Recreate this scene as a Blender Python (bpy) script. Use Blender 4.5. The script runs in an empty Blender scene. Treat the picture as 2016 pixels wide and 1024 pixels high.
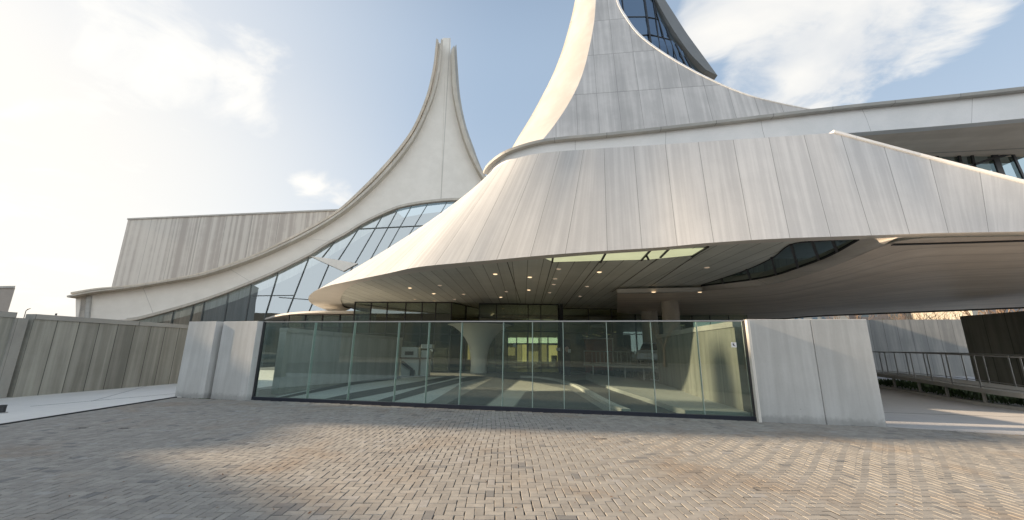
import bpy, math, random
from mathutils import Vector, Matrix
R = math.radians
random.seed(7)
sc = bpy.context.scene
C = sc.collection
# ------------------------------------------------------------------ camera
F_PX, PITCH, ROLL, EYE = 770.0, math.atan(178/770.0), R(0.7), 1.6
cam_d = bpy.data.cameras.new('camera'); cam = bpy.data.objects.new('camera', cam_d); C.objects.link(cam)
cam.location = (0, 0, EYE)
cam.rotation_euler = (Matrix.Rotation(R(90)+PITCH, 3, 'X') @ Matrix.Rotation(ROLL, 3, 'Z')).to_euler()
cam_d.sensor_width = 36; cam_d.lens = 36*F_PX/2016; cam_d.clip_start = 0.05; cam_d.clip_end = 3000
sc.camera = cam
CM = (Matrix.Rotation(R(90)+PITCH, 3, 'X') @ Matrix.Rotation(ROLL, 3, 'Z'))
# ------------------------------------------------------------------ light
SUN_AZ, SUN_EL = -82.0, 21.5           # azimuth from +Y (negative = left), elevation
sd = Vector((math.sin(R(SUN_AZ))*math.cos(R(SUN_EL)), math.cos(R(SUN_AZ))*math.cos(R(SUN_EL)), math.sin(R(SUN_EL))))
sl = bpy.data.lights.new('sun', 'SUN'); sl.energy = 5.0; sl.angle = R(1.2); sl.color = (1.0, 0.77, 0.53)
so = bpy.data.objects.new('sun', sl); C.objects.link(so); so.rotation_euler = sd.to_track_quat('Z', 'Y').to_euler(); so.location = (-30, 10, 40)
sc.view_settings.view_transform = 'Standard'; sc.view_settings.look = 'None'
sc.view_settings.gamma = 1.0; sc.view_settings.exposure = 0.72; sc.view_settings.use_curve_mapping = False
w = bpy.data.worlds.new('World'); sc.world = w; w.use_nodes = True

class NT:
    """tiny node-tree writer"""
    def __init__(s, nt): s.nt = nt; nt.nodes.clear()
    def n(s, t, **k):
        x = s.nt.nodes.new(t)
        for a, b in k.items(): setattr(x, a, b)
        return x
    def put(s, sock, v):
        if hasattr(v, 'is_output') or isinstance(v, bpy.types.NodeSocket): s.nt.links.new(v, sock)
        elif isinstance(v, (tuple, list)) and sock.type == 'RGBA' and len(v) == 3: sock.default_value = (*v, 1)
        else: sock.default_value = v
    def m(s, op, a, b=0.0, c=None, clamp=False):
        x = s.n('ShaderNodeMath', operation=op, use_clamp=clamp); s.put(x.inputs[0], a); s.put(x.inputs[1], b)
        if c is not None: s.put(x.inputs[2], c)
        return x.outputs[0]
    def vm(s, op, a, b=(0, 0, 0)):
        x = s.n('ShaderNodeVectorMath', operation=op); s.put(x.inputs[0], a); s.put(x.inputs[1], b)
        return x.outputs['Value'] if op in ('DOT_PRODUCT', 'LENGTH') else x.outputs[0]
    def mix(s, f, a, b, mode='MIX'):
        x = s.n('ShaderNodeMix', data_type='RGBA', blend_type=mode); s.put(x.inputs[0], f); s.put(x.inputs[6], a); s.put(x.inputs[7], b)
        return x.outputs[2]
    def noise(s, vec, scale, detail=3, rough=.5, dist=0.0):
        x = s.n('ShaderNodeTexNoise'); s.put(x.inputs['Vector'], vec); s.put(x.inputs['Scale'], scale)
        x.inputs['Detail'].default_value = detail; x.inputs['Roughness'].default_value = rough; x.inputs['Distortion'].default_value = dist
        return x.outputs['Fac']
    def ramp(s, v, lo, hi, a=0.0, b=1.0):
        x = s.n('ShaderNodeMapRange', interpolation_type='SMOOTHSTEP'); s.put(x.inputs[0], v); s.put(x.inputs[1], lo); s.put(x.inputs[2], hi); s.put(x.inputs[3], a); s.put(x.inputs[4], b)
        return x.outputs[0]

def raydir(px, py):
    return (CM @ Vector(((px-1008)/F_PX, -(py-512)/F_PX, -1.0)))
# sky -----------------------------------------------------------------------
T = NT(w.node_tree)
sky = T.n('ShaderNodeTexSky', sky_type='NISHITA', sun_disc=False); sky.sun_elevation = R(SUN_EL); sky.sun_rotation = R(SUN_AZ)
sky.air_density = 1.0; sky.dust_density = 2.5; sky.ozone_density = 1.0
SKY_S = 0.115
base = T.mix(1.0, sky.outputs[0], (SKY_S, SKY_S, SKY_S), 'MULTIPLY')
tc = T.n('ShaderNodeTexCoord'); d = T.vm('NORMALIZE', tc.outputs['Generated'])
sx = T.n('ShaderNodeSeparateXYZ'); T.put(sx.inputs[0], d)
zz = T.m('MAXIMUM', sx.outputs[2], 0.0)
# thick pale haze: creamy towards the sun, blue away from it, brighter behind the viewer
sunp = T.vm('DOT_PRODUCT', d, tuple(sd))
up = T.ramp(zz, 0.0, 0.6)
haze = T.mix(up, (0.50, 0.54, 0.57), (0.29, 0.37, 0.47))
haze = T.mix(T.ramp(zz, .62, .95), haze, (0.14, 0.19, 0.28))
base = T.mix(.72, base, haze)
glow = T.ramp(sunp, 0.34, 1.05, 0.0, 1.0)
glow = T.m('MULTIPLY', glow, T.ramp(zz, .75, .30, .45, 1.0))
base = T.mix(glow, base, (0.64, 0.615, 0.57))
back = T.m('MULTIPLY', T.ramp(sx.outputs[1], 0.25, -0.6), T.ramp(zz, .85, .35))
base = T.mix(T.m('MULTIPLY', back, T.ramp(sunp, .9, .2)), base, (.84, .90, .94))
# clouds: projected on a high layer, gathered in banks
inv = T.m('DIVIDE', 1.0, T.m('ADD', zz, 0.22))
pv = T.vm('MULTIPLY', d, (1, 1, 0.6)); cx = T.n('ShaderNodeVectorMath', operation='SCALE'); T.put(cx.inputs[0], pv); T.put(cx.inputs[3], inv)
n1 = T.noise(cx.outputs[0], 3.4, 10, .60, .5)
mask = None
for (px, py, r0, r1, amp) in ((1610, 30, .995, .978, .46), (1800, 10, .9975, .990, .34), (1420, 20, .9985, .992, .46), (1540, 150, .9975, .989, .38), (1340, 30, .9996, .9988, .32), (290, 95, .9985, .988, .40), (520, 165, .9985, .990, .34), (640, 395, .999, .994, .34), (400, 150, .998, .985, .26), (60, 350, .99, .95, .22)):
    v = T.ramp(T.vm('DOT_PRODUCT', d, tuple(raydir(px, py).normalized())), r1, r0, 0.0, amp)
    mask = v if mask is None else T.m('MAXIMUM', mask, v)
cl = T.ramp(T.m('ADD', n1, mask), 0.72, 0.98)
shade = T.ramp(T.noise(cx.outputs[0], 3.4, 6, .5, .2), .35, .7)
ccol = T.mix(shade, (0.50, 0.51, 0.52), (0.66, 0.64, 0.60))
ccol = T.mix(glow, ccol, (0.70, 0.685, 0.65))
base = T.mix(T.m('MULTIPLY', cl, .9), base, ccol)
bg = T.n('ShaderNodeBackground'); T.put(bg.inputs[0], base); bg.inputs[1].default_value = 1.0
ow = T.n('ShaderNodeOutputWorld'); T.put(ow.inputs[0], bg.outputs[0])

# ------------------------------------------------------------------ pixel -> place helpers (each point gets its own real distance)
O = Vector((0, 0, EYE))
def at(px, py, Y):
    r = raydir(px, py); return O + r*(Y/r.y)
def onz(px, py, z=0.0):
    r = raydir(px, py); return O + r*((z-EYE)/r.z)
def onpl(px, py, p0, n):
    r = raydir(px, py); return O + r*((p0-O).dot(n)/r.dot(n))
def interp(tab, x):
    if x <= tab[0][0]: return tab[0][1]
    for (a, b), (c, e) in zip(tab, tab[1:]):
        if x <= c: return b+(e-b)*(x-a)/(c-a)
    return tab[-1][1]
def cr(pts, n):
    """Catmull-Rom through pts, n samples per span"""
    P = [Vector(p) for p in pts]; P = [P[0]*2-P[1]]+P+[P[-1]*2-P[-2]]; out = []
    for i in range(1, len(P)-2):
        for k in range(n):
            t = k/n; a, b, c, e = P[i-1], P[i], P[i+1], P[i+2]
            out.append(.5*((2*b)+(c-a)*t+(2*a-5*b+4*c-e)*t*t+(3*b-a-3*c+e)*t**3))
    out.append(P[-2]); return out
def resample(pts, n):
    L = [0]
    for a, b in zip(pts, pts[1:]): L.append(L[-1]+(b-a).length)
    out = []
    j = 0
    for k in range(n):
        s = L[-1]*k/(n-1)
        while j < len(L)-2 and L[j+1] < s: j += 1
        t = (s-L[j])/max(1e-9, L[j+1]-L[j]); out.append(pts[j].lerp(pts[j+1], min(1, max(0, t))))
    return out

# ------------------------------------------------------------------ mesh builder
class MB:
    def __init__(s): s.v = []; s.f = []; s.uv = []
    def face(s, pts, uvs=None):
        i = len(s.v); s.v += [Vector(p) for p in pts]; s.f.append(list(range(i, i+len(pts))))
        s.uv.append(uvs if uvs else [(p[0]+p[1], p[2]) for p in pts]); return s
    def grid(s, rows, uvf=None, close=False):
        """rows: list of equal length point lists; shared vertices"""
        n = len(rows[0]); i0 = len(s.v)
        for r in rows: s.v += [Vector(p) for p in r]
        for a in range(len(rows)-(0 if close else 1)):
            b = (a+1) % len(rows)
            for k in range(n-1):
                q = [i0+a*n+k, i0+a*n+k+1, i0+b*n+k+1, i0+b*n+k]; s.f.append(q)
                if uvf: s.uv.append([uvf(a, k), uvf(a, k+1), uvf(a+1, k+1), uvf(a+1, k)])
                else: s.uv.append([(s.v[j].x+s.v[j].y, s.v[j].z) for j in q])
        return s
    def box(s, c, size, ax=None, bev=0.0, us=1.0):
        """box centre c, size (x,y,z), ax: optional X direction in plan"""
        c = Vector(c); hx, hy, hz_ = [q/2 for q in size]
        ux = Vector((ax[0], ax[1], 0)).normalized() if ax is not None else Vector((1, 0, 0)); uy = Vector((-ux.y, ux.x, 0)); uz = Vector((0, 0, 1))
        return s.obox(c, ux, uy, uz, hx, hy, hz_, bev, us)
    def obox(s, c, ux, uy, uz, hx, hy, hz_, bev=0.0, us=1.0):
        def P(a, b, e): return c+ux*a*hx+uy*b*hy+uz*e*hz_
        if bev <= 0:
            for ax3, (A, B, hA, hB) in enumerate(((uy, uz, hy, hz_), (ux, uz, hx, hz_), (ux, uy, hx, hy))):
                N = (ux, uy, uz)[ax3]; hN = (hx, hy, hz_)[ax3]
                for sg in (1, -1):
                    q = [c+N*hN*sg+A*hA*i+B*hB*j for i, j in ((-1, -1), (1, -1), (1, 1), (-1, 1))]
                    if (q[1]-q[0]).cross(q[2]-q[1]).dot(N*sg) < 0: q.reverse()
                    s.face(q, [((p-c).dot(A)/us, (p-c).dot(B)/us) for p in q])
        else:
            b = bev; pts = {}
            for i in (-1, 1):
                for j in (-1, 1):
                    for k in (-1, 1):
                        pts[(i, j, k)] = [len(s.v)+m for m in range(3)]
                        s.v += [c+ux*i*hx+uy*j*(hy-b)+uz*k*(hz_-b), c+ux*i*(hx-b)+uy*j*hy+uz*k*(hz_-b), c+ux*i*(hx-b)+uy*j*(hy-b)+uz*k*hz_]
            def add(ids):
                cen = sum((s.v[q] for q in ids), Vector())/len(ids)
                nn = (s.v[ids[1]]-s.v[ids[0]]).cross(s.v[ids[2]]-s.v[ids[1]])
                if nn.dot(cen-c) < 0: ids.reverse()
                s.f.append(ids); s.uv.append([((s.v[q]-c).dot(ux)/us+(s.v[q]-c).dot(uy)/us, (s.v[q]-c).dot(uz)/us) for q in ids])
            R4 = ((-1, -1), (1, -1), (1, 1), (-1, 1))
            for sg in (-1, 1):
                add([pts[(sg, a, b2)][0] for a, b2 in R4]); add([pts[(a, sg, b2)][1] for a, b2 in R4]); add([pts[(a, b2, sg)][2] for a, b2 in R4])
            for i in (-1, 1):
                for j in (-1, 1):
                    add([pts[(i, j, -1)][0], pts[(i, j, 1)][0], pts[(i, j, 1)][1], pts[(i, j, -1)][1]])
                    add([pts[(i, -1, j)][0], pts[(i, 1, j)][0], pts[(i, 1, j)][2], pts[(i, -1, j)][2]])
                    add([pts[(-1, i, j)][1], pts[(1, i, j)][1], pts[(1, i, j)][2], pts[(-1, i, j)][2]])
            for key in pts: add(list(pts[key]))
        return s
    def bar(s, a, b, wd, hd=None, up=(0, 0, 1), bev=0.0):
        """rectangular bar from a to b"""
        a, b = Vector(a), Vector(b); hd = hd or wd; d_ = (b-a); L = d_.length; d_.normalize(); u = Vector(up)
        sd_ = d_.cross(u)
        if sd_.length < 1e-4: sd_ = d_.cross(Vector((1, 0, 0)))
        sd_.normalize(); u2 = sd_.cross(d_)
        return s.obox((a+b)/2, d_, sd_, u2, L/2, wd/2, hd/2, bev)
    def tube(s, pts, rad, seg=8, caps=True):
        pts = [Vector(p) for p in pts]; rads = rad if isinstance(rad, (list, tuple)) else [rad]*len(pts); rows = []
        for i, p in enumerate(pts):
            t = (pts[min(i+1, len(pts)-1)]-pts[max(i-1, 0)]).normalized()
            u = t.cross(Vector((0, 0, 1)))
            if u.length < .05: u = t.cross(Vector((1, 0, 0)))
            u.normalize(); v2 = u.cross(t)
            rows.append([p+(u*math.cos(k*2*math.pi/seg)+v2*math.sin(k*2*math.pi/seg))*rads[i] for k in range(seg+1)])
        s.grid(rows)
        if caps: s.face(rows[0][:-1]); s.face(rows[-1][:-1][::-1])
        return s
    def lathe(s, c, prof, seg=24):
        c = Vector(c); rows = [[c+Vector((r*math.cos(k*2*math.pi/seg), r*math.sin(k*2*math.pi/seg), z)) for k in range(seg+1)] for r, z in prof]
        return s.grid(rows)
    def prism(s, poly, vec, us=1.0):
        """planar polygon (points) extruded by vec, closed"""
        poly = [Vector(p) for p in poly]; vec = Vector(vec)
        s.face(poly); s.face([p+vec for p in poly][::-1])
        for i in range(len(poly)):
            a, b = poly[i], poly[(i+1) % len(poly)]; s.face([b, a, a+vec, b+vec])
        return s
    def slab(s, A, B, n, d0, d1, uvf=None):
        """solid between curves A and B (same count), from offset d0 to d1 along n"""
        n = Vector(n); a0 = [p+n*d0 for p in A]; b0 = [p+n*d0 for p in B]; a1 = [p+n*d1 for p in A]; b1 = [p+n*d1 for p in B]
        s.grid([a0, b0], uvf); s.grid([b0, b1]); s.grid([b1, a1], uvf); s.grid([a1, a0])
        for k in (0, -1): s.face([a0[k], b0[k], b1[k], a1[k]])
        return s
    def build(s, name, mat, parent=None, smooth=False, recalc=False, shift=True):
        me = bpy.data.meshes.new(name); off = parent.location if parent is not None and shift else Vector((0, 0, 0))
        if parent is not None and parent.parent is not None: off = parent.parent.location
        if off.length > 0: me.from_pydata([tuple(p-off) for p in s.v], [], s.f)
        else: me.from_pydata([tuple(p) for p in s.v], [], s.f)
        ul = me.uv_layers.new(name='UVMap'); flat = []
        for u in s.uv:
            for q in u: flat += [q[0], q[1]]
        ul.data.foreach_set('uv', flat)
        me.materials.append(mat)
        if smooth: me.polygons.foreach_set('use_smooth', [True]*len(me.polygons))
        me.update()
        o = bpy.data.objects.new(name, me); C.objects.link(o)
        if parent is not None: o.parent = parent
        return o
def bars(lst, name, mat, parent):
    for a in lst: MB().bar(*a).build(name, mat, parent)
def tag(o, label=None, cat=None, group=None, kind=None):
    if label: o['label'] = label
    if cat: o['category'] = cat
    if group: o['group'] = group
    if kind: o['kind'] = kind
    return o
def empty(name, loc, label=None, cat=None, group=None):
    o = bpy.data.objects.new(name, None); C.objects.link(o); o.location = loc; o.empty_display_size = .3
    return tag(o, label, cat, group)
def copy_tree(o, parent=None):
    c = o.copy(); C.objects.link(c)
    if parent: c.parent = parent
    for ch in list(o.children): copy_tree(ch, c)
    return c

# ------------------------------------------------------------------ materials
MATS = {}
def mat_new(name):
    m = bpy.data.materials.new(name); m.use_nodes = True; return m, NT(m.node_tree)
def finish(t, col, rough, bump=None, bstr=.2, bdist=.02, metal=0.0, spec=.5, emit=None, estr=0.0):
    p = t.n('ShaderNodeBsdfPrincipled'); t.put(p.inputs['Base Color'], col); t.put(p.inputs['Roughness'], rough); t.put(p.inputs['Metallic'], metal)
    p.inputs['Specular IOR Level'].default_value = spec
    if emit is not None: t.put(p.inputs['Emission Color'], emit); p.inputs['Emission Strength'].default_value = estr
    if bump is not None:
        b = t.n('ShaderNodeBump'); b.inputs['Strength'].default_value = bstr; b.inputs['Distance'].default_value = bdist
        t.put(b.inputs['Height'], bump); t.put(p.inputs['Normal'], b.outputs[0])
    o = t.n('ShaderNodeOutputMaterial'); t.put(o.inputs[0], p.outputs[0]); return p
def plain(name, col, rough=.6, metal=0.0, var=.12, scale=6.0, bstr=.08, spec=.5):
    m, t = mat_new(name); tc = t.n('ShaderNodeTexCoord'); n = t.noise(tc.outputs['Object'], scale, 5, .6)
    n2 = t.noise(tc.outputs['Object'], scale*.17, 3, .5)
    k = t.m('ADD', t.m('MULTIPLY', t.m('SUBTRACT', n, .5), var*2), t.m('MULTIPLY', t.m('SUBTRACT', n2, .5), var*2)); k = t.m('ADD', k, 1.0)
    v = t.n('ShaderNodeVectorMath', operation='SCALE'); v.inputs[0].default_value = col; t.put(v.inputs[3], k)
    finish(t, v.outputs[0], rough, n, bstr, .01, metal, spec); return m
def concrete(name, ca, cb, streak=1.0, su=9.0, sv=.35, seam=.012, seamv=0.0, var=.08, rough=.75, dark=.45, blotch=.5, spec=.35, dirt=False, lo=.38, hi=.66):
    """panelled cast concrete: UV u counts panels across, v counts panels up (or metres)"""
    m, t = mat_new(name); tc = t.n('ShaderNodeTexCoord'); s = t.n('ShaderNodeSeparateXYZ'); t.put(s.inputs[0], tc.outputs['UV'])
    u, v = s.outputs[0], s.outputs[1]
    fu, fv = t.m('FLOOR', u), t.m('FLOOR', v) if seamv else 0.0
    cmb = t.n('ShaderNodeCombineXYZ'); t.put(cmb.inputs[0], fu); t.put(cmb.inputs[1], fv)
    wn = t.n('ShaderNodeTexWhiteNoise'); t.put(wn.inputs['Vector'], cmb.outputs[0]); rnd = wn.outputs['Value']
    c2 = t.n('ShaderNodeCombineXYZ'); t.put(c2.inputs[0], t.m('MULTIPLY', u, su)); t.put(c2.inputs[1], t.m('MULTIPLY', v, sv)); t.put(c2.inputs[2], t.m('MULTIPLY', rnd, 9.0))
    st = t.noise(c2.outputs[0], 1.0, 6, .62, .25); bl = t.noise(tc.outputs['Object'], .9, 6, .6)
    fine = t.noise(tc.outputs['Object'], 22, 4, .6)
    f = t.m('ADD', t.m('MULTIPLY', st, streak), t.m('MULTIPLY', bl, blotch)); f = t.m('DIVIDE', f, streak+blotch)
    f = t.ramp(f, lo, hi); col = t.mix(f, ca, cb)
    k = t.m('ADD', 1.0, t.m('MULTIPLY', t.m('SUBTRACT', rnd, .5), var*2)); k = t.m('MULTIPLY', k, t.m('ADD', .95, t.m('MULTIPLY', fine, .1)))
    def sm(x, wd):
        a = t.m('ABSOLUTE', t.m('SUBTRACT', t.m('FRACT', x), .5)); return t.m('GREATER_THAN', a, .5-wd)
    sea = sm(u, seam)
    if seamv: sea = t.m('MAXIMUM', sea, sm(v, seamv))
    k = t.m('MULTIPLY', k, t.m('SUBTRACT', 1.0, t.m('MULTIPLY', sea, 1-dark)))
    if dirt:
        # casting pits and splash marks
        vo = t.n('ShaderNodeTexVoronoi'); t.put(vo.inputs['Vector'], tc.outputs['Object']); vo.inputs['Scale'].default_value = 7.0
        pit = t.m('LESS_THAN', vo.outputs['Distance'], .075); pit = t.m('MULTIPLY', pit, t.m('GREATER_THAN', t.noise(tc.outputs['Object'], 1.7, 2), .56))
        so_ = t.n('ShaderNodeSeparateXYZ'); t.put(so_.inputs[0], tc.outputs['Object'])
        sp_ = t.ramp(t.m('ADD', so_.outputs[2], t.m('MULTIPLY', t.noise(tc.outputs['Object'], 5, 5, .7), -.35)), -.12, .04, .72, 1.0)
        k = t.m('MULTIPLY', t.m('MULTIPLY', k, sp_), t.m('SUBTRACT', 1.0, t.m('MULTIPLY', pit, .35)))
    vv = t.n('ShaderNodeVectorMath', operation='SCALE'); t.put(vv.inputs[0], col); t.put(vv.inputs[3], k)
    finish(t, vv.outputs[0], rough, t.m('ADD', fine, t.m('MULTIPLY', sea, -3.0)), .12, .01, 0.0, spec); return m
def glass(name, tint=(.62, .72, .68), refl=(.9, .95, .95), ior=1.5, boost=1.0, rough=0.0, wob=0.0, film=0.0):
    m, t = mat_new(name); tr = t.n('ShaderNodeBsdfTransparent'); t.put(tr.inputs[0], tint)
    gl = t.n('ShaderNodeBsdfGlossy'); t.put(gl.inputs[0], refl); gl.inputs['Roughness'].default_value = rough
    fr = t.n('ShaderNodeFresnel'); fr.inputs[0].default_value = ior
    if wob:
        tc = t.n('ShaderNodeTexCoord'); b = t.n('ShaderNodeBump'); b.inputs['Strength'].default_value = wob; b.inputs['Distance'].default_value = .05
        t.put(b.inputs['Height'], t.noise(tc.outputs['Object'], .5, 1, .4)); t.put(gl.inputs['Normal'], b.outputs[0])
    # both faces of the thin pane use the outside ratio
    geo = t.n('ShaderNodeNewGeometry'); lw = t.n('ShaderNodeLayerWeight'); lw.inputs[0].default_value = .5
    f = t.m('POWER', lw.outputs['Facing'], 4.0); f = t.m('ADD', t.m('MULTIPLY', f, .85), .05*boost, clamp=True)
    mx = t.n('ShaderNodeMixShader'); t.put(mx.inputs[0], f); t.put(mx.inputs[1], tr.outputs[0]); t.put(mx.inputs[2], gl.outputs[0])
    res = mx.outputs[0]
    if film:
        df = t.n('ShaderNodeBsdfDiffuse'); t.put(df.inputs[0], (.60, .70, .64)); m2 = t.n('ShaderNodeMixShader')
        tc2 = t.n('ShaderNodeTexCoord'); t.put(m2.inputs[0], t.m('MULTIPLY', t.ramp(t.noise(tc2.outputs['Object'], 1.2, 5, .6), .2, .8, .6, 1.4), film)); t.put(m2.inputs[1], res); t.put(m2.inputs[2], df.outputs[0]); res = m2.outputs[0]
    o = t.n('ShaderNodeOutputMaterial'); t.put(o.inputs[0], res); return m
def emis(name, col, s):
    m, t = mat_new(name); tc = t.n('ShaderNodeTexCoord'); n = t.noise(tc.outputs['Object'], 1.5, 3)
    finish(t, col, .6, None, emit=t.mix(n, tuple(c*.75 for c in col), col), estr=s); return m

M_FASC = concrete('fascia_concrete', (.475, .487, .50), (.575, .587, .597), 1.0, 8.0, .16, .008, 0, .06, .8, .5, .35, spec=.2)
M_SPIRE = concrete('spire_concrete', (.38, .395, .41), (.52, .535, .55), .9, 4.0, .4, .011, .006, .07, .6, .6, .55)
M_SMOOTH = concrete('smooth_cream_concrete', (.46, .445, .42), (.54, .525, .50), .3, 3.0, .5, .004, 0, .02, .6, .8, .6)
M_WHITE = concrete('white_render', (.78, .745, .68), (.84, .805, .74), .3, 2.0, .5, .003, 0, .02, .55, .7, .6)
M_BAND = concrete('white_band_render', (.76, .77, .77), (.84, .84, .84), .3, 2.0, .5, .0025, 0, .02, .5, .6, .6)
M_COPING = concrete('grey_coping_metal', (.38, .38, .36), (.46, .46, .44), .4, 3.0, .5, .006, 0, .04, .5, .5, .5)
M_RIB = concrete('cream_rib_concrete', (.50, .465, .40), (.60, .56, .49), .4, 3.0, .5, .006, 0, .04, .6, .5, .5)
M_BLOCK = concrete('striped_block_concrete', (.46, .425, .39), (.64, .61, .56), 1.0, 5.5, .06, .008, 0, .03, .8, .6, .15, lo=.42, hi=.58)
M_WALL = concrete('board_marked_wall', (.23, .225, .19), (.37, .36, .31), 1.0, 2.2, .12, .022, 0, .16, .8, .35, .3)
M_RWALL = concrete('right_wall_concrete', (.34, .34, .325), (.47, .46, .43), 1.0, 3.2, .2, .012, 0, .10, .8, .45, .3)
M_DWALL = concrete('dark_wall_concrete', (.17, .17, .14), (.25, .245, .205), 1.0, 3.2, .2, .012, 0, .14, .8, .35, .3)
M_PILLAR = concrete('pillar_concrete', (.50, .50, .48), (.63, .63, .61), 1.0, 5.0, .35, 0.0, 0, .03, .85, 1, .5, dirt=True)
M_SOFF = concrete('plank_soffit', (.56, .59, .55), (.66, .69, .65), .6, 2.0, .04, .022, 0, .08, .55, .35, .5)
M_SOFB = concrete('brown_plank_soffit', (.66, .58, .49), (.84, .75, .65), .8, 2.0, .03, .018, 0, .09, .42, .62, .4, spec=.6)
M_UNDER = plain('lip_underside', (.66, .64, .60), .6, var=.06)
M_DARK = plain('dark_frame_metal', (.045, .047, .05), .45, .3, .15)
M_INTER = plain('dark_interior', (.06, .06, .055), .9)
M_STEEL = plain('brushed_steel', (.45, .45, .44), .35, .9, .08)
M_GLF = glass('fence_glass', (.80, .885, .86), (.85, .93, .92), boost=1.7, wob=.02, film=.02)
M_FIN = plain('glass_fin_edge', (.46, .56, .51), .25, 0, .1)
M_GLT = glass('facade_glass', (.34, .42, .42), (.92, .97, 1.0), boost=7.5, wob=.08)
M_GLB = glass('blue_spire_glass', (.20, .30, .36), (.80, .92, 1.0), boost=7.0, wob=.06)
M_GLE = glass('entrance_glass', (.62, .68, .62), (.9, .95, .92), boost=2.4, wob=.03)
M_PAVE_L = plain('pale_concrete_paving', (.74, .72, .67), .8, 0, .10, 3.0)
M_PAVE_D = plain('dark_paving', (.085, .085, .085), .75, 0, .2, 5.0)
M_PLAZA = plain('plaza_paving', (.25, .235, .215), .75, 0, .12, 4.0)
M_KERB = plain('kerb_stone', (.46, .44, .40), .8, 0, .15, 5.0)
M_LEAF = plain('leaf_green', (.055, .095, .03), .6, 0, .45, 3.0)
M_LEAFD = plain('leaf_dark', (.03, .05, .02), .6, 0, .4, 3.0)
M_BARK = plain('bark', (.16, .11, .08), .9, 0, .3, 8.0)

# ------------------------------------------------------------------ ground
g = MB(); g.face([(-900, -400, .003), (900, -400, .003), (900, 1600, .003), (-900, 1600, .003)])
m, t = mat_new('sand_bed'); tc = t.n('ShaderNodeTexCoord'); nn = t.noise(tc.outputs['Object'], 40, 4)
finish(t, t.mix(nn, (.05, .045, .04), (.09, .08, .07)), .95, nn, .3)
tag(g.build('ground', m), kind='structure')
FA, FB = onz(497, 788), onz(1490, 830)          # ends of the glass fence on the ground
FD = (FB-FA).normalized(); FN = Vector((FD.y, -FD.x, 0))   # FN points to the camera
if FN.y > 0: FN = -FN
LC = onz(347, 783); L0 = onz(0, 838); R1 = onz(1740, 840); R2 = onz(2016, 857)
def side(p, a, b): return (b.x-a.x)*(p[1]-a.y)-(b.y-a.y)*(p[0]-a.x)
# paving limits: left edge line L0-LC, fence line, right line R1-R2
LX = L0+(L0-LC).normalized()*8; RX = R2+(R2-R1).normalized()*8
def in_pave(x, y):
    if side((x, y), LX, LC) > 0 and x < LC.x: return False
    if LC.x <= x <= R1.x:
        if side((x, y), LC, R1) > 0: return False
    if x > R1.x and side((x, y), R1, RX) > 0: return False
    return True
pb = MB(); rb = random.Random(3)
W_, L_ = .1, .2; ang = R(1.5); ca, sa = math.cos(ang), math.sin(ang)
def warp(x, y):
    return (x+.030*math.sin(.9*y+.4*x)+.012*math.sin(2.3*y-1.1*x), y+.034*math.sin(.8*x+.5*y)+.012*math.sin(2.1*x+1.3*y),
            .005*math.sin(.7*x+.5*y))
vs, fs = [], []
for iy in range(8, 175):
    for ix in range(-270, 250):
        dd = (ix-iy) % 4
        if dd == 0: cx_, cy_, hx, hy = ix+1, iy+.5, L_/2, W_/2
        elif dd == 3: cx_, cy_, hx, hy = ix+.5, iy+1, W_/2, L_/2
        else: continue
        x0, y0 = cx_*W_, cy_*W_; x = ca*x0-sa*y0; y = sa*x0+ca*y0
        if y < 1.6 or y > 15 or abs(x) > 1.36*y+2.6 or not in_pave(x, y): continue
        wx, wy, wz = warp(x, y); a2 = ang+rb.gauss(0, .014); ux, uy = math.cos(a2), math.sin(a2)
        gx = .0036+abs(rb.gauss(0, .0014)); gy = .0024+abs(rb.gauss(0, .0008)); ax_, ay_ = hx-gx, hy-gy; tx, ty = rb.gauss(0, .0035), rb.gauss(0, .0035); dz = wz+rb.gauss(0, .0012)+.012
        dz -= .003*(rb.random() < .02); wx += rb.gauss(0, .0015); wy += rb.gauss(0, .0015)
        b0 = len(vs)
        for (ins, zz_) in ((0, -.03), (0, -.004), (.004, 0)):
            for sx_, sy_ in ((-1, -1), (1, -1), (1, 1), (-1, 1)):
                lx, ly = sx_*(ax_-ins), sy_*(ay_-ins)
                vs.append((wx+ux*lx-uy*ly, wy+uy*lx+ux*ly, dz+zz_+lx*tx+ly*ty))
        fs.append([b0+8, b0+9, b0+10, b0+11])
        for lev in (0, 4):
            for k in range(4):
                k2 = (k+1) % 4; fs.append([b0+lev+k, b0+lev+k2, b0+lev+4+k2, b0+lev+4+k])
me = bpy.data.meshes.new('brick_paving'); me.from_pydata(vs, [], fs); me.update()
m, t = mat_new('clay_paver'); tc = t.n('ShaderNodeTexCoord'); geo = t.n('ShaderNodeNewGeometry'); ri = geo.outputs['Random Per Island']
nf = t.noise(tc.outputs['Object'], 90, 4, .7); nb = t.noise(tc.outputs['Object'], .55, 5, .6, .5); nm = t.noise(tc.outputs['Object'], 7, 4, .6)
col = t.mix(t.ramp(ri, 0, 1), (.30, .281, .25), (.37, .348, .308)); col = t.mix(t.m('GREATER_THAN', ri, .965), col, (.37, .355, .33)); col = t.mix(t.m('LESS_THAN', ri, .03), col, (.21, .205, .195))
col = t.mix(t.m('MULTIPLY', t.ramp(nb, .50, .70), .6), col, (.29, .22, .155)); col = t.mix(t.m('MULTIPLY', t.ramp(nm, .35, .7), .35), col, (.17, .16, .15))
k = t.m('ADD', .80, t.m('MULTIPLY', nf, .4)); vv = t.n('ShaderNodeVectorMath', operation='SCALE'); t.put(vv.inputs[0], col); t.put(vv.inputs[3], k)
finish(t, vv.outputs[0], .8, t.m('ADD', nf, nm), .35, .004, spec=.35)
me.materials.append(m); bo = bpy.data.objects.new('brick_paving', me); C.objects.link(bo); tag(bo, kind='structure')
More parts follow.
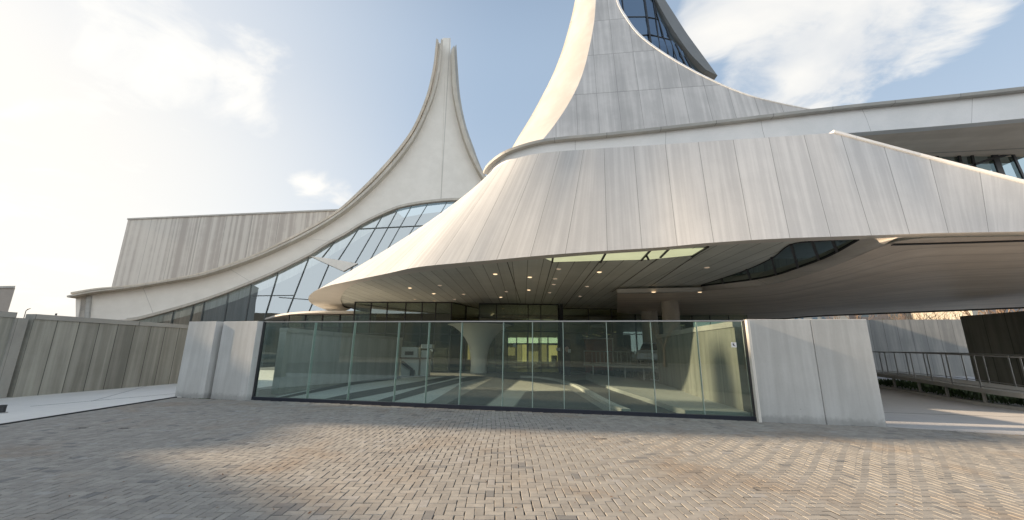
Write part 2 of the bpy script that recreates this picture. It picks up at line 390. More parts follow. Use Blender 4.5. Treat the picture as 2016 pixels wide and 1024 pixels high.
# brick ground beyond the individually laid zone (behind the camera)
g = MB(); g.face([(-40, -60, .008), (40, -60, .008), (40, 1.7, .008), (-40, 1.7, .008)]); tag(g.build('street', plain('street_asphalt', (.16, .15, .14), .9)), kind='structure')
# pale concrete path at the left, concrete path at the right
fl = LC+Vector((0, 14, 0))
g = MB(); g.prism([LX+Vector((0, 0, -.015)), LC+Vector((0, 0, -.015)), LC+Vector((.6, .1, -.015)), LC+Vector((.6, 16, -.015)), Vector((-24, 30, -.015)), Vector((-24, 4, -.015))], (0, 0, .035)); tag(g.build('left_path', M_PAVE_L), kind='structure')
g = MB(); g.bar(LX+Vector((0, 0, .01)), LC+Vector((0, 0, .01)), .05, .05); tag(g.build('path_edging', M_DARK), kind='structure')
g = MB(); g.prism([R1+Vector((-.3, .05, -.015)), RX+Vector((0, 0, -.015)), Vector((40, 9, -.015)), Vector((40, 40, -.015)), R1+Vector((-.3, 24, -.015))], (0, 0, .035))
tag(g.build('right_path', plain('grey_concrete_paving', (.52, .51, .50), .8, 0, .14, 2.0)), kind='structure')
for a_, b_ in ((onz(180, 790, .022), onz(300, 757, .022)), (onz(60, 800, .022), onz(345, 775, .022))):
    tag(MB().bar(a_, b_, .012, .004).build('path_joint', M_DARK), kind='structure')
for a_, b_ in ((onz(1735, 812, .022), onz(2040, 822, .022)),):
    tag(MB().bar(a_, b_, .012, .004).build('path_joint', M_DARK), kind='structure')
# plaza inside the fence
g = MB(); g.prism([LC+Vector((.6, .05, -.015)), R1+Vector((-.3, .05, -.015)), R1+Vector((-.3, 40, -.015)), LC+Vector((.6, 40, -.015))], (0, 0, .031)); tag(g.build('plaza', M_PLAZA), kind='structure')
def flat(name, px, mat, z=.02, sm=0):
    P = [onz(x, y, z) for x, y in px]
    g = MB(); g.face(P); return tag(g.build(name, mat), kind='structure')
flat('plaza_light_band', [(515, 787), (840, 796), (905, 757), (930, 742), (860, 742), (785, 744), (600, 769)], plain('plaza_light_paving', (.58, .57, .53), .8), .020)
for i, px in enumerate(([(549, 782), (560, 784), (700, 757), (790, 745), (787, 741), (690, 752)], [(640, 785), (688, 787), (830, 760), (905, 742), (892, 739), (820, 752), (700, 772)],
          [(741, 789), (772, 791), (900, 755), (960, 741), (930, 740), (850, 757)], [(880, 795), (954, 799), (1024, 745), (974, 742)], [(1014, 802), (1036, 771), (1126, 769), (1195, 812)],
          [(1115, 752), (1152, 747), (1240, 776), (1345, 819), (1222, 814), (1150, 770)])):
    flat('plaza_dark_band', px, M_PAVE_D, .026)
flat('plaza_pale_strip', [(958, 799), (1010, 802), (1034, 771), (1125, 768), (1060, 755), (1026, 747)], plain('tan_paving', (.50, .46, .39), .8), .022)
def kerb(name, px, mat, h, wd, label, cat='kerb'):
    P = cr([onz(x, y) for x, y in px], 6); off = []
    for i, p in enumerate(P):
        tt = (P[min(i+1, len(P)-1)]-P[max(i-1, 0)]).normalized(); off.append(p+Vector((-tt.y, tt.x, 0))*wd)
    g = MB(); g.slab(P, off, Vector((0, 0, 1)), 0.0, h); return tag(g.build(name, mat), label, cat)
kerb('kerb', [(1226, 815), (1188, 797), (1135, 765), (1111, 756), (1083, 749), (1050, 745), (1024, 744)], M_KERB, .12, -.22, 'curved tan stone kerb sweeping across the plaza behind the glass fence')
# raised pale walkway behind the glass at the right
g = MB(); P = [onz(x, y, .0) for x, y in ((1350, 820), (1280, 796), (1205, 770), (1153, 748), (1156, 738), (1300, 762), (1392, 792), (1478, 826))]; g.prism([p+Vector((0, 0, .002)) for p in P], (0, 0, .15))
tag(g.build('raised_walkway', plain('walkway_concrete', (.34, .34, .31), .8)), kind='structure')

# ------------------------------------------------------------------ glass fence and its concrete slabs
H_F = (at(1000, 633, (FA.lerp(FB, .5)).y)).z
print('fence height', H_F, 'FA', FA, 'FB', FB)
fence = empty('glass_fence', FA.lerp(FB, .5), 'long frameless green glass fence with slim fins between two concrete wall slabs', 'fence')
ux = FD; FL = (FB-FA).length
def fpos(px, py): return (onpl(px, py, FA, FN)-FA).dot(FD)
fx = [0.03]+[fpos(x, y) for x, y in ((601.5, 786), (682, 790), (773, 794), (835, 797), (902.5, 800), (988, 803), (1048, 806), (1111, 809), (1201, 813), (1293, 818), (1389, 823))]+[FL-.03]
top_r, bot_r = H_F, .10
for a, b in zip(fx, fx[1:]):
    g = MB(); c = FA+FD*((a+b)/2); c.z = (top_r-.03+bot_r)/2
    g.obox(c, FD, Vector((-FD.y, FD.x, 0)), Vector((0, 0, 1)), (b-a)/2-.012, .007, (top_r-.03-bot_r)/2); g.build('glass_panel', M_GLF, fence)
for a in fx[1:-1]:
    g = MB(); c = FA+FD*a-FN*.06; c.z = (top_r-.03+bot_r)/2
    g.obox(c, FD, Vector((-FD.y, FD.x, 0)), Vector((0, 0, 1)),   .008, .05, (top_r-.03-bot_r)/2); g.build('glass_fin', M_FIN, fence)
g = MB(); g.obox(Vector(((FA+FB)/2).to_tuple())+Vector((0, 0, top_r-.012)), FD, Vector((-FD.y, FD.x, 0)), Vector((0, 0, 1)), FL/2, .022, .018, .004); g.build('top_rail', M_STEEL, fence)
g = MB(); g.obox(((FA+FB)/2)+Vector((0, 0, .055)), FD, Vector((-FD.y, FD.x, 0)), Vector((0, 0, 1)), FL/2, .06, .055, .006); g.build('base_channel', plain('blue_black_metal', (.03, .035, .05), .4, .3), fence)
for s_, e in ((0, 1), (FL, -1)):
    g = MB(); g.obox(FA+FD*(s_+e*.03)+Vector((0, 0, H_F/2)), FD, Vector((-FD.y, FD.x, 0)), Vector((0, 0, 1)), .028, .045, H_F/2-.002, .004); g.build('end_post', M_DARK, fence)
def slabwall(name, s0, s1, h, th, fwd, label, seams=(), mat=None, yaw=.0, cat='wall'):
    """upright concrete slab along the fence line from s0 to s1; split at seams"""
    t_ = empty(name, FA+FD*((s0+s1)/2), label, cat)
    cuts = [s0]+list(seams)+[s1]
    for a, b in zip(cuts, cuts[1:]):
        g = MB(); a2, b2 = a+(.008 if a != s0 else 0), b-(.008 if b != s1 else 0)
        c = FA+FD*((a2+b2)/2)+FN*(fwd-th/2); c.z = h/2
        fd = Matrix.Rotation(yaw, 3, 'Z') @ FD; g.obox(c, fd, Vector((-fd.y, fd.x, 0)), Vector((0, 0, 1)), (b2-a2)/2, th/2, h/2, .008, 1.5); g.build('slab', mat or M_PILLAR, t_)
    return t_
sl0 = fpos(347, 783); sg = fpos(413, 786)
slabwall('concrete_slab_wall', sl0, sg-.05, H_F+.0, .30, .12, 'pale concrete slab left of the glass fence, farther of the two beside the path', yaw=R(-6))
slabwall('concrete_slab_wall', sg+.12, -.0, H_F+.0, .34, .16, 'pale concrete slab with a diagonal shadow, joined to the left end of the glass fence', yaw=R(-6))
g = MB(); c = FA+FD*(sg+.035)-FN*.25; c.z = H_F/2-.03; g.obox(c, FD, Vector((-FD.y, FD.x, 0)), Vector((0, 0, 1)), .086, .10, H_F/2-.03); tag(g.build('recessed_post', M_COPING), 'narrow recessed grey post in the gap between the two left slabs', 'post')
RD = (R1-FB).normalized()
rt = empty('concrete_slab_wall', FB, 'wide grey concrete slab wall with one thin vertical joint, right of the glass fence', 'wall')
RN = Vector((RD.y, -RD.x, 0)); RN = -RN if RN.y > 0 else RN
rl = (R1-FB).length; jr = ((onpl(1623, 836, FB, RN)-FB).dot(RD))
for a, b in ((0.0, jr-.006), (jr+.006, rl)):
    g = MB(); c = FB+RD*((a+b)/2)+RN*(.10-.17); c.z = (H_F+.02)/2; g.obox(c, RD, Vector((-RD.y, RD.x, 0)), Vector((0, 0, 1)), (b-a)/2, .17, (H_F+.02)/2, .008, 1.5); g.build('slab', M_PILLAR, rt)
g = MB(); g.obox(FB+RD*.012+RN*.04+Vector((0, 0, H_F/2)), RD, Vector((-RD.y, RD.x, 0)), Vector((0, 0, 1)), .03, .15, H_F/2-.01); g.build('edge_strip', M_WHITE, rt)
# sticker on the last pane
sp = onpl(1444.5, 679, FA, FN)
stk = empty('sticker', sp+FN*.012, 'small square white sticker with a dark seated-figure symbol, on the rightmost fence pane', 'sticker')
g = MB(); g.obox(sp+FN*.0105, FD, Vector((0, 0, 1)), FN, .06, .062, .002); g.build('sheet', plain('sticker_white', (.8, .82, .84), .5), stk)
g = MB()
for (a, b, wa, ha) in ((-.012, .02, .018, .012), (-.01, -.002, .012, .016), (.006, -.016, .02, .008), (.022, -.03, .006, .012)):
    g.obox(sp+FN*.0135+FD*a+Vector((0, 0, b)), FD, Vector((0, 0, 1)), FN, wa, ha, .001)
g.build('symbol', M_DARK, stk)

# ------------------------------------------------------------------ free walls
def wall(name, pts, h, th, mat, label, panel=1.0, cap=True, cat='wall', z0=0.0, capm=None, hs=None):
    """wall along plan points; UV counts panels"""
    P = [Vector((p.x, p.y, 0)) for p in pts]; t_ = empty(name, P[len(P)//2], label, cat)
    L = [0]
    for a, b in zip(P, P[1:]): L.append(L[-1]+(b-a).length)
    off = []
    for i, p in enumerate(P):
        tt = (P[min(i+1, len(P)-1)]-P[max(i-1, 0)]).normalized(); off.append(Vector((-tt.y, tt.x, 0))*th/2)
    hh = hs or [h]*len(P)
    ch = .16 if cap else 0
    rows = [[p+o+Vector((0, 0, z0)) for p, o in zip(P, off)], [p+o+Vector((0, 0, q-ch)) for p, o, q in zip(P, off, hh)], [p-o+Vector((0, 0, q-ch)) for p, o, q in zip(P, off, hh)], [p-o+Vector((0, 0, z0)) for p, o in zip(P, off)]]
    vv = [z0, h, h, z0]
    g = MB(); g.grid(rows, lambda a, k: (L[k]/panel, vv[a % 4]))
    for k in (0, -1): g.face([r[k] for r in rows], [((r[k]-P[k]).length*.3+.1, r[k].z) for r in rows])
    g.build('wall_panels', mat, t_)
    if cap:
        rows = [[p+o*1.25+Vector((0, 0, q-ch)) for p, o, q in zip(P, off, hh)], [p+o*1.25+Vector((0, 0, q)) for p, o, q in zip(P, off, hh)], [p-o*1.25+Vector((0, 0, q)) for p, o, q in zip(P, off, hh)], [p-o*1.25+Vector((0, 0, q-ch)) for p, o, q in zip(P, off, hh)]]
        g = MB(); g.grid(rows, lambda a, k: (L[k]/3.2, a*.2), close=True)
        for k in (0, -1): g.face([r[k] for r in rows])
        g.build('coping', capm or mat, t_)
    return t_
WL0, WL1 = onz(14, 784), onz(352, 755)
M_CAPW = concrete('wall_coping', (.30, .29, .26), (.38, .37, .33), .4, 2.0, .4, .006, 0, .05, .8, .5, .5)
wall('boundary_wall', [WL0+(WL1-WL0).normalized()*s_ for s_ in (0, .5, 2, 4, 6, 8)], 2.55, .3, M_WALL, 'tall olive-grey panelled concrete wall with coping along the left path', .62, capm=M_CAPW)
pw = WL0-(WL1-WL0).normalized()*.28
g = MB(); g.box((pw.x+.03, pw.y, 1.2), (.22, .34, 2.4), None, .008); tag(g.build('wall_post', M_CAPW), 'pale square concrete post at the near end of the panelled wall', 'post')
wd_ = (WL0-WL1).normalized()
wall('boundary_wall', [pw+wd_*s_+Vector((-.05, 0, 0)) for s_ in (.13, 2, 4, 7)], 2.56, .3, M_WALL, 'short panelled concrete wall piece at the far left edge, before the pale post', .62, capm=M_CAPW)
wl = [onz(x, y) for x, y in ((540, 777), (600, 767), (690, 753), (783, 740))]
wall('retaining_wall', wl, 2.3, .25, concrete('soft_grey_wall', (.34, .335, .31), (.45, .44, .41), 1, 5, .2, .004, 0, .03, .8, .8, .3), 'long grey concrete wall behind the left half of the glass fence', 2.4, capm=M_CAPW)
wr = [onz(x, y) for x, y in ((1476, 822), (1430, 806), (1380, 790), (1340, 774), (1303, 757))]
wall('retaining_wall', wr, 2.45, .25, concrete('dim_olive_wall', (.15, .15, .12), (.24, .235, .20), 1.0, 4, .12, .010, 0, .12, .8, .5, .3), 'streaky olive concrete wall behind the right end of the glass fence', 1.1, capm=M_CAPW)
# walls beyond the right slab: pale wall, then dark wall nearer
PW = [onz(x, y) for x, y in ((1560, 755), (1700, 757), (1800, 760), (1896, 764), (1925, 765))]
pr = [at(x, 700, Y) for x, Y in ((1480, 35.2), (1600, 34.5), (1700, 33.8), (1800, 33.0), (1960, 31.8))]
wall('garden_wall', pr, 4.50, .3, M_RWALL, 'pale concrete wall catching warm sun on its top edge, beyond the ramp', .95, cap=False)
dr = [at(x, 700, Y) for x, Y in ((1914, 21.1), (1960, 20.1), (2016, 18.9), (2120, 16.8), (2250, 14.8))]
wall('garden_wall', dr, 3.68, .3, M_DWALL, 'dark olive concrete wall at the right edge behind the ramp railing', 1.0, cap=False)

# ------------------------------------------------------------------ ramps with railings
def ramp(name, pts, zs, label, wide, rail, nposts, leg_n, back=1.6, right=True):
    P = [Vector((p.x, p.y, z)) for p, z in zip(pts, zs)]; P = resample(cr(P, 5), 25); t_ = empty(name, Vector((P[12].x, P[12].y, 0)), label, 'ramp')
    off = []
    for i, p in enumerate(P):
        tt = (P[min(i+1, 24)]-P[max(i-1, 0)]).normalized(); o = Vector((-tt.y, tt.x, 0)).normalized()
        if (o.x < 0 if right else o.y < 0): o = -o
        off.append(o)
    g = MB(); g.slab(P, [p+o*back for p, o in zip(P, off)], Vector((0, 0, 1)), -wide, 0.0); g.build('deck', plain('deck_concrete', (.33, .32, .29), .75), t_)
    for o_k, tagn in ((.06, 0), (back-.06, 1)):
        A = [p+o*o_k for p, o in zip(P, off)]
        g = MB(); g.tube([p+Vector((0, 0, rail)) for p in A], .022); g.build('handrail', M_STEEL, t_)
        g = MB(); g.tube([p+Vector((0, 0, .06)) for p in A], .014); g.build('lower_rail', M_STEEL, t_)
        for k in range(nposts):
            q = resample(A, nposts)[k]
            g = MB(); g.bar(q, q+Vector((0, 0, rail)), .045, .012); g.build('baluster', M_STEEL, t_)
    for k in range(leg_n):
        q = resample(P, leg_n*2+1)[k*2+1]+off[12]*.25
        g = MB(); g.bar(Vector((q.x, q.y, .0)), Vector((q.x, q.y, q.z-wide)), .065, .065); g.build('leg', M_KERB, t_)
    return t_
ramp('access_ramp', [onz(2200, 830), onz(2016, 812), onz(1900, 795), onz(1800, 776), onz(1715, 762), onz(1660, 757)], (.50, .54, .60, .66, .70, .72), 'long sloping concrete ramp with steel railing beyond the right slab', .14, 1.05, 10, 6)
ramp('access_ramp', [onz(1362, 757), onz(1300, 752), onz(1220, 747), onz(1150, 742)], (.78, .80, .82, .84), 'concrete ramp with thin steel railing seen through the glass fence', .12, .78, 12, 6, 1.4, right=False)
kerb('kerb', [(2200, 838), (2016, 810), (1900, 793), (1800, 775), (1725, 762), (1690, 757)], M_KERB, .12, .16, 'low kerb running along the planting bed under the right ramp')
# planting under the ramps
def clumps(name, pts, n, spread, h, mat, label, cat, seed, kind='stuff', dx=0.0):
    r = random.Random(seed); g = MB(); Q = resample(pts, 60)
    for i in range(n):
        p = Q[r.randrange(60)]+Vector((r.uniform(-.1, spread)*.4+dx*r.random(), r.uniform(.1, spread)*(.3 if dx else 1), 0)); s = r.uniform(.5, 1.2)*h; a = r.uniform(0, 6.28); p.z = r.uniform(0, .4)*h
        u = Vector((math.cos(a), math.sin(a), r.uniform(-.3, .3)))*s*.35; v = Vector((r.uniform(-.3, .3), r.uniform(-.3, .3), 1))*s*.7
        g.face([p-u*.5, p+u*.2+v*.3, p+v, p-u*.6+v*.5])
    return tag(g.build(name, mat), label, cat, kind=kind)
clumps('ground_cover', [onz(1690, 755), onz(1800, 770), onz(1900, 790), onz(2100, 818)], 3500, 2.4, .28, plain('bed_green', (.06, .10, .03), .6, 0, .4), 'low green planting in the bed under the right ramp', 'planting', 4, dx=2.6)
clumps('ground_cover', [onz(1170, 742), onz(1250, 747), onz(1330, 752)], 1800, 1.8, .4, M_LEAFD, 'dark hedge plants below the railing behind the glass', 'planting', 5)

# ------------------------------------------------------------------ MAIN HALL
hall = empty('canopy_hall', (2, 22, 0), 'large grey concrete hall with sweeping shell canopy, white band and glazed spire on the right', 'building')
ZS = 5.0
Lp = [(2300, 448), (2150, 452), (2016, 456), (1850, 459), (1700, 464), (1530, 470), (1400, 478), (1300, 487), (1190, 494), (1105, 500), (1040, 505.5), (960, 513), (900, 518), (819, 526.5), (755, 540), (687, 554), (646, 563), (617, 575), (607, 588), (617, 600), (651, 613), (676, 614)]
Up = [(2300, 440, 5.3), (2150, 400, 5.8), (2016, 362, 6.6), (1810, 308, 8.0), (1640, 262, 9.2), (1490, 272, 9.2), (1370, 280, 9.2), (1280, 286, 9.2), (1185, 292, 9.2), (1145, 295, 9.2), (1100, 298, 9.2), (1050, 304, 9.2), (1010, 314, 9.2), (980, 328, 9.2), (965, 340, 9.2), (962, 350, 9.2), (966, 362, 9.15), (975, 378, 9.0), (990, 394, 8.8), (1010, 410, 8.6), (1030, 425, 8.5), (1050, 435, 8.5)]
L3 = [onz(x, y, ZS) for x, y in Lp]; U3 = [onz(x, y, z) for x, y, z in Up]
NS = 8
Lc, Uc = cr(L3, NS), cr(U3, NS)
# sharpen the corner of the upper edge where the right slope starts
k0 = 4*NS
for k in range(1, NS): Uc[k0-k] = U3[4].lerp(U3[3], k/NS); Uc[k0+k] = U3[4].lerp(U3[5], k/NS)
arc = [0]
for i in range(1, len(Lc)): arc.append(arc[-1]+((Lc[i]-Lc[i-1]).length+(Uc[i]-Uc[i-1]).length)/2)
rows = []
NR = 8
for j in range(NR+1):
    f = j/NR; rows.append([a.lerp(b, f) for a, b in zip(Lc, Uc)])
g = MB(); g.grid(rows, lambda a, k: (arc[k]/1.12+.05, a/NR*4.2)); fas = g.build('canopy_fascia', M_FASC, hall, smooth=True)
# coping on the sloping right edge
iu = 4*NS
cop = [p.copy() for p in Uc[:iu+1]]
g = MB(); g.slab([p+Vector((0, -.06, .0)) for p in cop], [p+Vector((0, -.06, .09)) for p in cop], Vector((0, 1, 0)), 0.0, .4); g.build('sloping_coping', M_BAND, hall)
# underside lip: from the fascia edge to the inner soffit line
Ip = [(2300, 456), (2150, 459), (2016, 463), (1850, 466), (1700, 471), (1530, 477), (1400, 484), (1300, 493), (1190, 500), (1105, 506.5), (1040, 512), (960, 520), (900, 527), (819, 537), (760, 547), (705, 557), (682, 569), (673, 582), (671, 590), (673, 597), (678, 605), (690, 608)]
Ic = cr([onz(x, y, ZS-.02) for x, y in Ip], NS)
g = MB(); g.grid([Lc, Ic]); g.build('lip_underside', M_UNDER, hall, smooth=False)
Ic2 = [p+Vector((0, 0, .16)) for p in Ic]
g = MB(); g.grid([Ic, Ic2]); g.build('soffit_trim', M_DARK, hall)
# soffit A (planks run away from the viewer)
backA = [Vector((p.x*1.0, 38.0, ZS+.05)) for p in Ic2]
g = MB()
ZA = ZS+.05
Apoly = [Vector((p.x, p.y, ZA)) for p in Ic2]
rows = []
for j in range(2): rows.append([Vector((p.x+((.9 if j else 0)), (p.y if j == 0 else 40.0), ZA)) for p in Apoly])
g.grid(rows, lambda a, k: (rows[a][k].x/.62 - (rows[a][k].y-15)*.03/.62, rows[a][k].y))
g.build('plank_soffit', M_SOFF, hall)
# dark wide grooves in the soffit
for (a, b) in (((998, 514), (1025, 596)), ((1088, 512), (1065, 596)), ((1192, 500), (1110, 605)), ((1310, 498), (1205, 575)), ((1390, 489), (1277, 566))):
    MB().bar(onz(*a, ZA-.004), onz(*b, ZA-.004), .035, .012).build('soffit_groove', M_DARK, hall)
# downlights
DL = [(975, 541, 1), (1043, 547, 1), (1100, 531, 0), (1093, 550, 0), (1180, 537, 1), (1041, 572, 1), (997, 575, 0), (986, 586, 1), (1156, 565, 0), (913, 580, 0), (1142, 584, 0), (1082, 577, 0), (1090, 561, 0),
      (807, 568, 1), (854, 579, 1), (912, 580, 0), (895, 590, 0), (817, 590, 0), (855, 593, 0), (866, 563, 0), (1392, 528, 0)]
M_DLON = emis('warm_lamp', (1.0, .74, .45), 1.0); M_DLOFF = emis('dim_lamp', (.7, .55, .4), .25)
for (x, y, on) in DL:
    p = onz(x, y, ZA-.03); g = MB(); g.lathe(p, [(.0, .0), (.065, .0), (.10, .02), (.11, .028)], 14); g.build('downlight', M_DLON if on else M_DLOFF, hall)
# skylight in the soffit: daylight through its glass is put in as glow
M_SKYGLOW = emis('yellow_green_skylight_glow', (.56, .58, .36), .62)
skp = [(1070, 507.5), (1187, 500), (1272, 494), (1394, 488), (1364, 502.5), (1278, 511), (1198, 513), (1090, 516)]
g = MB(); g.face([onz(x, y, ZA-.012) for x, y in skp]); g.build('skylight_glow', M_SKYGLOW, hall)
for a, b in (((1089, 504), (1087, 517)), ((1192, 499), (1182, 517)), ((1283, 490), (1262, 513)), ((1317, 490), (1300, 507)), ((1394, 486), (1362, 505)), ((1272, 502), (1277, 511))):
    MB().bar(onz(*a, ZA-.03), onz(*b, ZA-.03), .07, .05).build('skylight_fin', M_DARK, hall)
# crescent window strip and pale lip, then brown soffit B
upc = [(1380, 561), (1421, 548), (1470, 531), (1520, 508), (1557, 481), (1620, 474), (1688, 469)]
loc_ = [(1380, 563), (1475, 551), (1527, 541), (1569, 527), (1611, 512), (1648, 495), (1690, 471)]
bnd = [(1380, 574), (1494, 563), (1587, 542), (1662, 516), (1728, 488), (1762, 470), (1776, 467)]
ZB = 4.72
ucv = cr([onz(x, y, ZA-.008) for x, y in upc], 6); lcv = cr([onz(x, y, ZA-.012) for x, y in loc_], 6); bcv = cr([onz(x, y, ZB) for x, y in bnd], 6)
g = MB(); g.grid([ucv, lcv]); g.build('crescent_window', glass('crescent_glass', (.10, .14, .13), (.55, .65, .6), boost=3), hall)
g = MB(); g.grid([[p+Vector((0, 0, .003)) for p in ucv], [p+Vector((0, 0, .003)) for p in lcv]]); g.build('window_backing', plain('green_dark_backing', (.05, .062, .055), .4), hall)
for a, b in (((1420, 549), (1424, 559)), ((1470, 531), (1478, 551)), ((1519, 508), (1528, 541)), ((1557, 482), (1571, 527)), ((1598, 474), (1612, 512)), ((1638, 472), (1648, 496))):
    MB().bar(onz(*a, ZA-.035), onz(*b, ZA-.035), .075, .05).build('window_mullion', M_DARK, hall)
g = MB(); g.tube([p+Vector((0, 0, -.01)) for p in lcv], .035, 6); g.tube([p+Vector((0, 0, -.01)) for p in ucv], .02, 6); g.build('window_frame', M_DARK, hall)
g = MB(); g.grid([lcv, bcv], lambda a, k: (k/7, a)); g.build('soffit_lip', concrete('soffit_lip_concrete', (.66, .62, .57), (.72, .68, .62), .3, 2, .5, .01, 0, .02, .6, .7, .5), hall, smooth=False)
# beam at the left end of soffit B
b0, b1 = onz(1215, 577, ZB), onz(1382, 574, ZB); t0, t1 = onz(1215, 577, ZB)+Vector((0, 0, .33)), onz(1382, 574, ZB)+Vector((0, 0, .33))
g = MB(); g.obox((b0+b1)/2+Vector((0, 0, .10)), (b1-b0).normalized(), Vector((-(b1-b0).y, (b1-b0).x, 0)).normalized(), Vector((0, 0, 1)), (b1-b0).length/2, .12, .105); g.build('beam', M_UNDER, hall)
for x in (1287, 1378):
    p = onz(x, 575.5, ZB-.012); g = MB(); g.lathe(p, [(0, -.01), (.09, -.01), (.11, .01)], 12); g.build('downlight', M_DLON, hall)
# soffit B surface: rows from the front lip to the far edge, drooping a little towards the back
far = [(1215, 632), (1330, 633), (1500, 629), (1600, 622), (1700, 617.5), (1800, 613.5), (2016, 604.5), (2200, 597), (2450, 588)]
frt = [(1215, 578), (1330, 576), (1494, 563), (1587, 542), (1662, 516), (1728, 488), (1800, 470), (2000, 465), (2300, 458)]
fr3 = resample(cr([onz(x, y, ZB) for x, y in frt], 6), 60); fa3 = resample(cr([onz(x, y, ZB-.1) for x, y in far], 6), 60)
g = MB(); rows = [[a.lerp(b, j/10)+Vector((0, 0, -.30*math.sin(j/10*math.pi)**1.2*min(1, k/25))) for k, (a, b) in enumerate(zip(fr3, fa3))] for j in range(11)]
g.grid(rows, lambda a, k: (a*1.9, k*.9)); g.build('brown_soffit', M_SOFB, hall, smooth=True)
g = MB(); g.slab(fa3, [p+Vector((0, .25, .05)) for p in fa3], Vector((0, 0, 1)), -.10, 2.6); g.build('rear_edge', M_DARK, hall)
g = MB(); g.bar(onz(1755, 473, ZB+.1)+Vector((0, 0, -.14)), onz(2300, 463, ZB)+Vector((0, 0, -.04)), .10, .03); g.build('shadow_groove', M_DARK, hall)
# roof deck over the soffits keeps daylight out
g = MB()
bk = [Vector((p.x, 31.0 if p.x > 4.2 else 42.0, 7.8)) for p in Uc]
g.grid([[p+Vector((0, .1, -.05)) for p in Uc], bk]); g.face([(1, 30.9, 7.79), (19, 30.9, 7.79), (19, 42, 7.79), (1, 42, 7.79)]); g.build('roof_deck', M_COPING, hall)
g = MB(); g.face([(-14, 41.8, 0), (19, 41.8, 0), (19, 41.8, 7.8), (-14, 41.8, 7.8)]); g.face([(-14, 41.8, 5.0), (-14, 30, 5.0), (-5, 30, 8.5), (-5, 41.8, 8.5)]); g.build('rear_wall', M_INTER, hall)
# white band and coping
def Yb(px): return interp([(955, 17.4), (962, 16.8), (985, 15.9), (1010, 15.4), (1060, 15.0), (1200, 14.4), (1400, 13.9), (1640, 13.3), (2016, 12.3), (2300, 11.6)], px)
Tp = [(2300, 150), (2150, 166), (2016, 182), (1850, 200), (1640, 221), (1400, 249), (1200, 271), (1110, 279), (1060, 286), (1010, 301), (985, 315), (967, 331), (960, 344)]
Bp = [(2300, 205), (2150, 220), (2016, 233), (1850, 248), (1660, 263), (1400, 283), (1200, 296), (1110, 300), (1060, 307), (1018, 316), (993, 330), (974, 346), (966, 358)]
Tc = cr([at(x, y, Yb(x)) for x, y in Tp], 6); Bc = cr([at(x, y, Yb(x)+.02) for x, y in Bp], 6)
la = [0]
for i in range(1, len(Tc)): la.append(la[-1]+(Tc[i]-Tc[i-1]).length)
g = MB(); g.slab(Tc, Bc, Vector((0.15, 1, 0)), 0, .3, lambda a, k: (la[k]/3.6+.4, a)); g.build('white_band', M_BAND, hall, smooth=False)
g = MB(); rows = [[], [], [], []]
for i, p in enumerate(Tc):
    tt = (Tc[min(i+1, len(Tc)-1)]-Tc[max(i-1, 0)]); nn_ = Vector((-tt.y, tt.x, 0)).normalized()
    if nn_.dot(Vector((p.x-8, p.y-30, 0))) < 0: nn_ = -nn_
    for r_, (o, z) in zip(rows, ((.22, -.01), (.24, .10), (-.35, .12), (-.35, -.01))): r_.append(p+nn_*o+Vector((0, 0, z)))
g.grid(rows, lambda a, k: (la[k]/2.1, a*.3), close=True); g.build('roof_coping', M_COPING, hall)
# upper terrace recess at the right: soffit, window wall
g = MB(); zt = at(2016, 233, 12.3).z
f1 = [Bc[k] for k in range(0, 25)]
e1 = [Vector((p.x, max(p.y+.2, 16.4-(0.02*(p.x))), p.z+.03)) for p in f1]
g.grid([f1, e1], lambda a, k: (a*1.5, k*.8)); g.build('upper_soffit', M_SOFB, hall)
yw = 15.2
wx0, wx1 = at(1700, 290, yw).x, at(2330, 290, yw).x
g = MB(); g.face([(wx0, yw, 4.9), (wx1, yw, 4.9), (wx1, yw, 9.9), (wx0, yw, 9.9)]); g.build('terrace_window', glass('terrace_glass', (.25, .3, .28), (.7, .85, .95), boost=6, wob=.05), hall)
g = MB(); g.face([(wx0-2, yw+2.4, 4.9), (wx1, yw+2.4, 4.9), (wx1, yw+2.4, 9.9), (wx0-2, yw+2.4, 9.9)]); g.build('window_backing', plain('backing_olive', (.10, .11, .08), .8), hall)
for a, b in (((1840, 296), (1852, 330)), ((1885, 295), (1895, 335)), ((1911, 295), (1922, 345)), ((1953, 293), (1978, 360)), ((1992, 300), (2016, 352)), ((2040, 285), (2070, 380)), ((1810, 299), (2020, 292)), ((1900, 330), (1955, 312)), ((1955, 312), (2060, 285)), ((1860, 322), (2020, 372))):
    MB().bar(at(*a, yw-.06), at(*b, yw-.06), .10 if a[0] != 1953 else .26, .06, (0, 1, 0)).build('terrace_mullion', M_DARK, hall)

# spire of the main hall ----------------------------------------------------
pA, pB = at(1065, 283, 15.3), at(1600, 222, 13.9); hd = (pB-pA); hd.z = 0; hd.normalize(); hn = Vector((hd.y, -hd.x, 0)); hn = -hn if hn.y > 0 else hn
hn = (hn+Vector((0, 0, .24))).normalized()
ELp = [(1060.6, 284), (1088.5, 250), (1114.5, 212), (1136.7, 171), (1151.6, 130), (1162.7, 82), (1170, 41), (1173, 0), (1176, -60), (1178, -140)]
ERp = [(1612, 219.5), (1530, 203), (1460, 184), (1380, 149), (1310, 109), (1260, 72), (1232, 37), (1213, 0), (1204, -60), (1202, -140)]
EL = cr([onpl(x, y, pA, hn) for x, y in ELp], 5); ER = cr([onpl(x, y, pA, hn) for x, y in ERp], 5)
def spuv(p): return ((p-pA).dot(hd)/.93+.3, (p.z-pA.z)/2.55-.08)
g = MB(); NC = 24
rows = [[a.lerp(b, j/NC) for a, b in zip(EL, ER)] for j in range(NC+1)]
